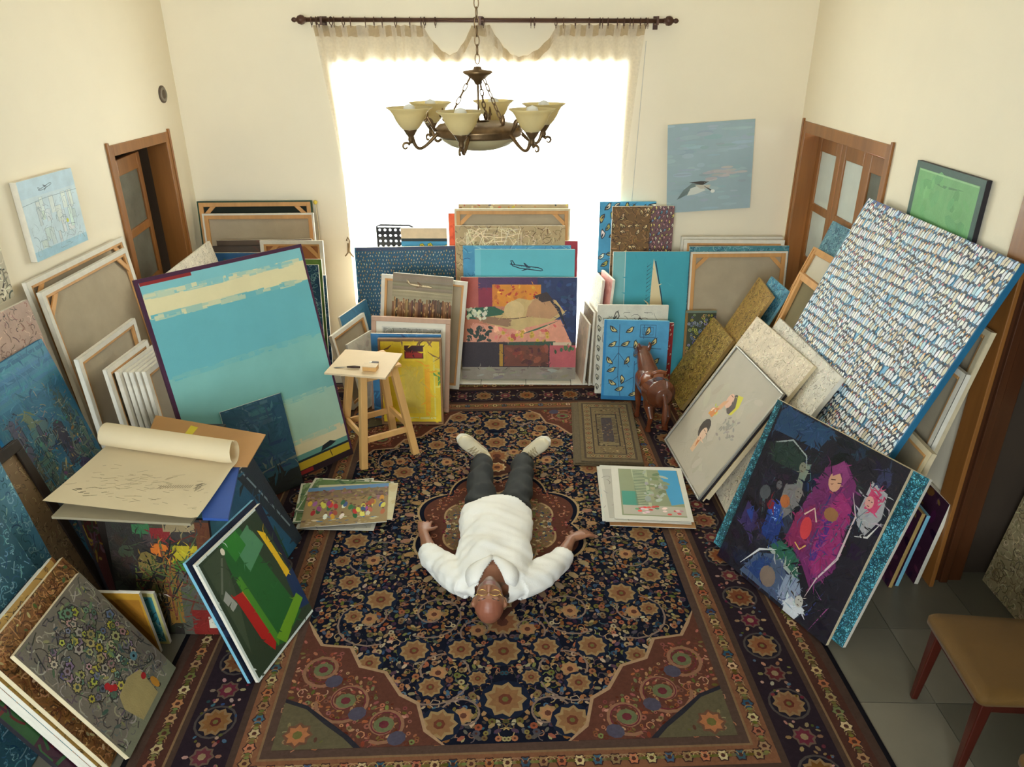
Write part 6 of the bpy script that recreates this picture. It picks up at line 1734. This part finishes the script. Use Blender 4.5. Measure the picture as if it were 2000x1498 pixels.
# collar lapels along the open neck, pocket and placket seams
b = MB()
for sx in (-1, 1):
    pts = []
    for i in range(9):
        t = i / 8
        y = 3.062 - .15 * t
        hw = max(.004, vneck(y))
        zin = Z0 + .205 - .03 * t ** 2 - .05 * max(0, t - .7)
        pts.append((Vector((CX + sx * (hw - .004), y, zin + .004)), Vector((CX + sx * (hw + .012 + .062 * sin(pi * min(1, t * 1.0)) ** .8 + .03 * t), y + .006, zin + .001 - .012 * t - .02 * t * t))))
    vs = [p for a in pts for p in (a[0], a[0].lerp(a[1], .5) + Vector((0, 0, .006)), a[1])]
    fs = [(i * 3 + k, (i + 1) * 3 + k, (i + 1) * 3 + k + 1, i * 3 + k + 1) for i in range(8) for k in range(2)]
    b.mesh(vs, fs)
o = b.build('collar', SHIRT, person, True)
sol = o.modifiers.new('thickness', 'SOLIDIFY'); sol.thickness = .004; sol.offset = 0
def pants(bm):
    loft(bm, [(Vector((CX, 3.5, Z0 + .092)), .17, .085), (Vector((CX, 3.6, Z0 + .095)), .185, .094), (Vector((CX, 3.68, Z0 + .092)), .185, .09)], 20, (1, 0, 0))
    for sx, A in ((-1, ANK_L), (1, ANK_R)):
        h = Vector((CX + sx * .092, HIP + .1, Z0 + .092)); k = h.lerp(A, .5) + Vector((sx * .012, 0, .02))
        loft(bm, [(h, .098, .094), (h.lerp(k, .5), .094, .088), (k, .082, .078), (k.lerp(A, .5), .078, .074), (A + Vector((0, -.02, .008)), .068, .062)], 18, (1, 0, 0))
o = grow('trousers', pants, .0065, PANTS, person, 5, lambda me: folds(me, .018, 44, 5))
SHOE = mat('cream sneaker leather', (222, 208, 176), .55, .06, 20, .1, 200)
SOLE = mat('off-white rubber sole', (232, 224, 204), .7, .05, 20)
def shoe(heel, toe, side, nm):
    heel, toe, side = Vector(heel), Vector(toe), Vector(side).normalized()
    d = (toe - heel).normalized(); up = side.cross(d).normalized()
    if up.y > 0: up = -up            # instep faces the shin (toward -y)
    L = (toe - heel).length
    P = lambda f, h, s=0: heel + d * (L * f) + up * h + side * s
    def f(bm):
        loft(bm, [(P(-.02, .035), .03, .036), (P(.1, .045), .038, .046), (P(.3, .042), .04, .044), (P(.5, .034), .044, .036), (P(.72, .028), .048, .029), (P(.9, .024), .042, .024), (P(1.0, .021), .024, .018)], 16, side)
        loft(bm, [(P(.1, .05), .034, .05), (P(.1, .095), .04, .05)], 14, side)
    o = grow(nm, f, .0045, SHOE, person, 3)
    def g(bm):
        loft(bm, [(P(f0, -.004), w, .012) for f0, w in ((-.05, .024), (.08, .038), (.3, .04), (.5, .045), (.72, .05), (.9, .045), (1.03, .022))], 16, side)
    grow('sole', g, .0045, SOLE, o, 2)
    b = MB()
    for k in range(6):
        t = .24 + k * .075
        h = .103 - .032 * (k / 5)
        b.tube([P(t, h - .008, -.024), P(t + .02, h + .002, 0), P(t, h - .008, .024)], .0028, 5)
        b.tube([P(t, h - .008, .024), P(t + .045, h - .001, 0), P(t + .07, h - .012, -.024)], .0028, 5)
    b.build('laces', mat('shoe laces', (178, 160, 126), .8, .1, 30), o, True)
    return o
tl, tr = on_z(897, 853, .235), on_z(1070, 858, .235)
shoe((-.275, 4.375, Z0 + .045), tl, (.7, .15, .7), 'left_shoe')
shoe((-.002, 4.385, Z0 + .045), tr, (.7, -.15, -.7), 'right_shoe')
# spectacles
b = MB()
for sx in (-1, 1):
    c = HEAD + HR @ Vector((sx * .031, -0.015, .106))
    b.tube([c + HR @ Vector((.024 * cos(t) * (1 if abs(cos(t)) < .8 else 1.02), .016 * sin(t), -.004 * abs(cos(t)))) for t in [2 * pi * k / 18 for k in range(18)]], .0017, 6, closed=True)
    b.tube([c + HR @ Vector((sx * .024, -.006, -.003)), HEAD + HR @ Vector((sx * .076, -0.026, .07)), HEAD + HR @ Vector((sx * .083, -0.018, .01))], .0017, 6)
b.tube([HEAD + HR @ Vector((-.008, -0.018, .107)), HEAD + HR @ Vector((0, -0.020, .112)), HEAD + HR @ Vector((.008, -0.018, .107))], .0017, 6)
sp = b.build('spectacles', mat('gold wire', (206, 170, 96), .25, .05, metal=.9), person, True)
for sx in (-1, 1):
    c = HEAD + HR @ Vector((sx * .031, -0.015, .106))
    g = MB(); g.face([c + HR @ Vector((.023 * cos(t), .0155 * sin(t), -.003 * abs(cos(t)))) for t in [2 * pi * k / 20 for k in range(20)]]); g.build('lens', glass('spectacle lens', (240, 236, 226), .06), sp)
b = MB()
for sx in (-1, 1):
    for k in range(4):
        b.tube([HEAD + HR @ Vector((sx * (.016 + .008 * k), -.038 - .002 * (k % 2), .094 - .003 * k)), HEAD + HR @ Vector((sx * (.026 + .008 * k), -0.042, .091 - .004 * k))], .0022, 5)
b.build('eyebrows', mat('grey-brown hair', (84, 66, 54), .8, .2), person, True)

# leather animal figure standing by the gold panel, seen from behind
def animal():
    LEATHER = mat('polished brown leather', (92, 46, 26), .22, .3, 12, .25, 60, spec=.6, coat=.4)
    c = Vector((.935, 4.90, .0105))
    T = Matrix.Translation(c) @ Matrix.Rotation(radians(12), 4, 'Z')
    V = lambda x, y, z: (T @ Vector((x, y, z)))
    sd = tuple((T.to_3x3() @ Vector((1, 0, 0))))
    def f(bm):
        loft(bm, [(V(0, -.18, .31), .06, .07), (V(0, -.13, .315), .108, .11), (V(0, -.04, .305), .114, .108), (V(0, .08, .31), .106, .104), (V(0, .17, .33), .096, .1), (V(0, .22, .34), .06, .06)], 20, sd)
        for x, y, k in ((-.06, -.1, -1), (.06, -.1, -1), (-.055, .15, 1), (.055, .15, 1)):
            if k < 0:
                loft(bm, [(V(x, y + .02, .29), .05, .062), (V(x * 1.1, y + .035, .2), .038, .046), (V(x * 1.1, y - .03, .13), .022, .026), (V(x * 1.1, y - .005, .06), .017, .019), (V(x * 1.1, y + .005, .012), .026, .03)], 12, sd)
            else:
                loft(bm, [(V(x, y, .29), .042, .05), (V(x * 1.1, y + .01, .18), .026, .03), (V(x * 1.1, y, .12), .021, .024), (V(x * 1.1, y - .002, .05), .016, .018), (V(x * 1.1, y + .01, .012), .025, .03)], 12, sd)
        loft(bm, [(V(0, .13, .35), .08, .09), (V(0, .2, .41), .066, .075), (V(0, .255, .455), .054, .06), (V(0, .285, .48), .05, .05)], 16, sd)
        loft(bm, [(V(0, .25, .49), .048, .044), (V(0, .32, .47), .048, .05), (V(0, .39, .42), .034, .038), (V(0, .42, .395), .026, .028)], 14, sd)
        for sx in (-1, 1):
            loft(bm, [(V(sx * .034, .26, .50), .02, .012), (V(sx * .044, .262, .535), .018, .01), (V(sx * .04, .27, .56), .006, .005)], 8, sd)
        loft(bm, [(V(0, -.17, .34), .016, .016), (V(0, -.215, .27), .018, .02), (V(0, -.215, .16), .022, .024), (V(0, -.205, .09), .008, .01)], 10, sd)
    root = grow('leather_animal', f, .0055, LEATHER, None, 4)
    tag(root, 'polished brown leather animal figure standing by the gold relief panel', 'sculpture')
    b = MB()
    for k, (x0, x1, zz, hh) in enumerate(((-.07, .07, .408, .02),)):
        b.lathe([(0, .0), (.05, .0), (.075, -.012), (.09, -.04), (.1, -.09)], 20)
    o = b.build('saddle', mat('saddle leather', (120, 66, 38), .25, .2, 14, .2, 50, coat=.4), root, True)
    o.matrix_world = Matrix.Translation(V(0, .02, .415)) @ Matrix.Rotation(radians(12), 4, 'Z') @ Matrix.Diagonal((1.12, 1.1, 1, 1))
    sol = o.modifiers.new('thickness', 'SOLIDIFY'); sol.thickness = .008; sol.offset = 1
    b = MB(); b.tube([V(-.05, -.05, .42), V(-.045, -.055, .45), V(0, -.06, .462), V(.045, -.055, .45), V(.05, -.05, .42)], [.012, .014, .015, .014, .012], 10)
    b.build('saddle_cantle', mat('saddle leather', (120, 66, 38)), root, True)
animal()
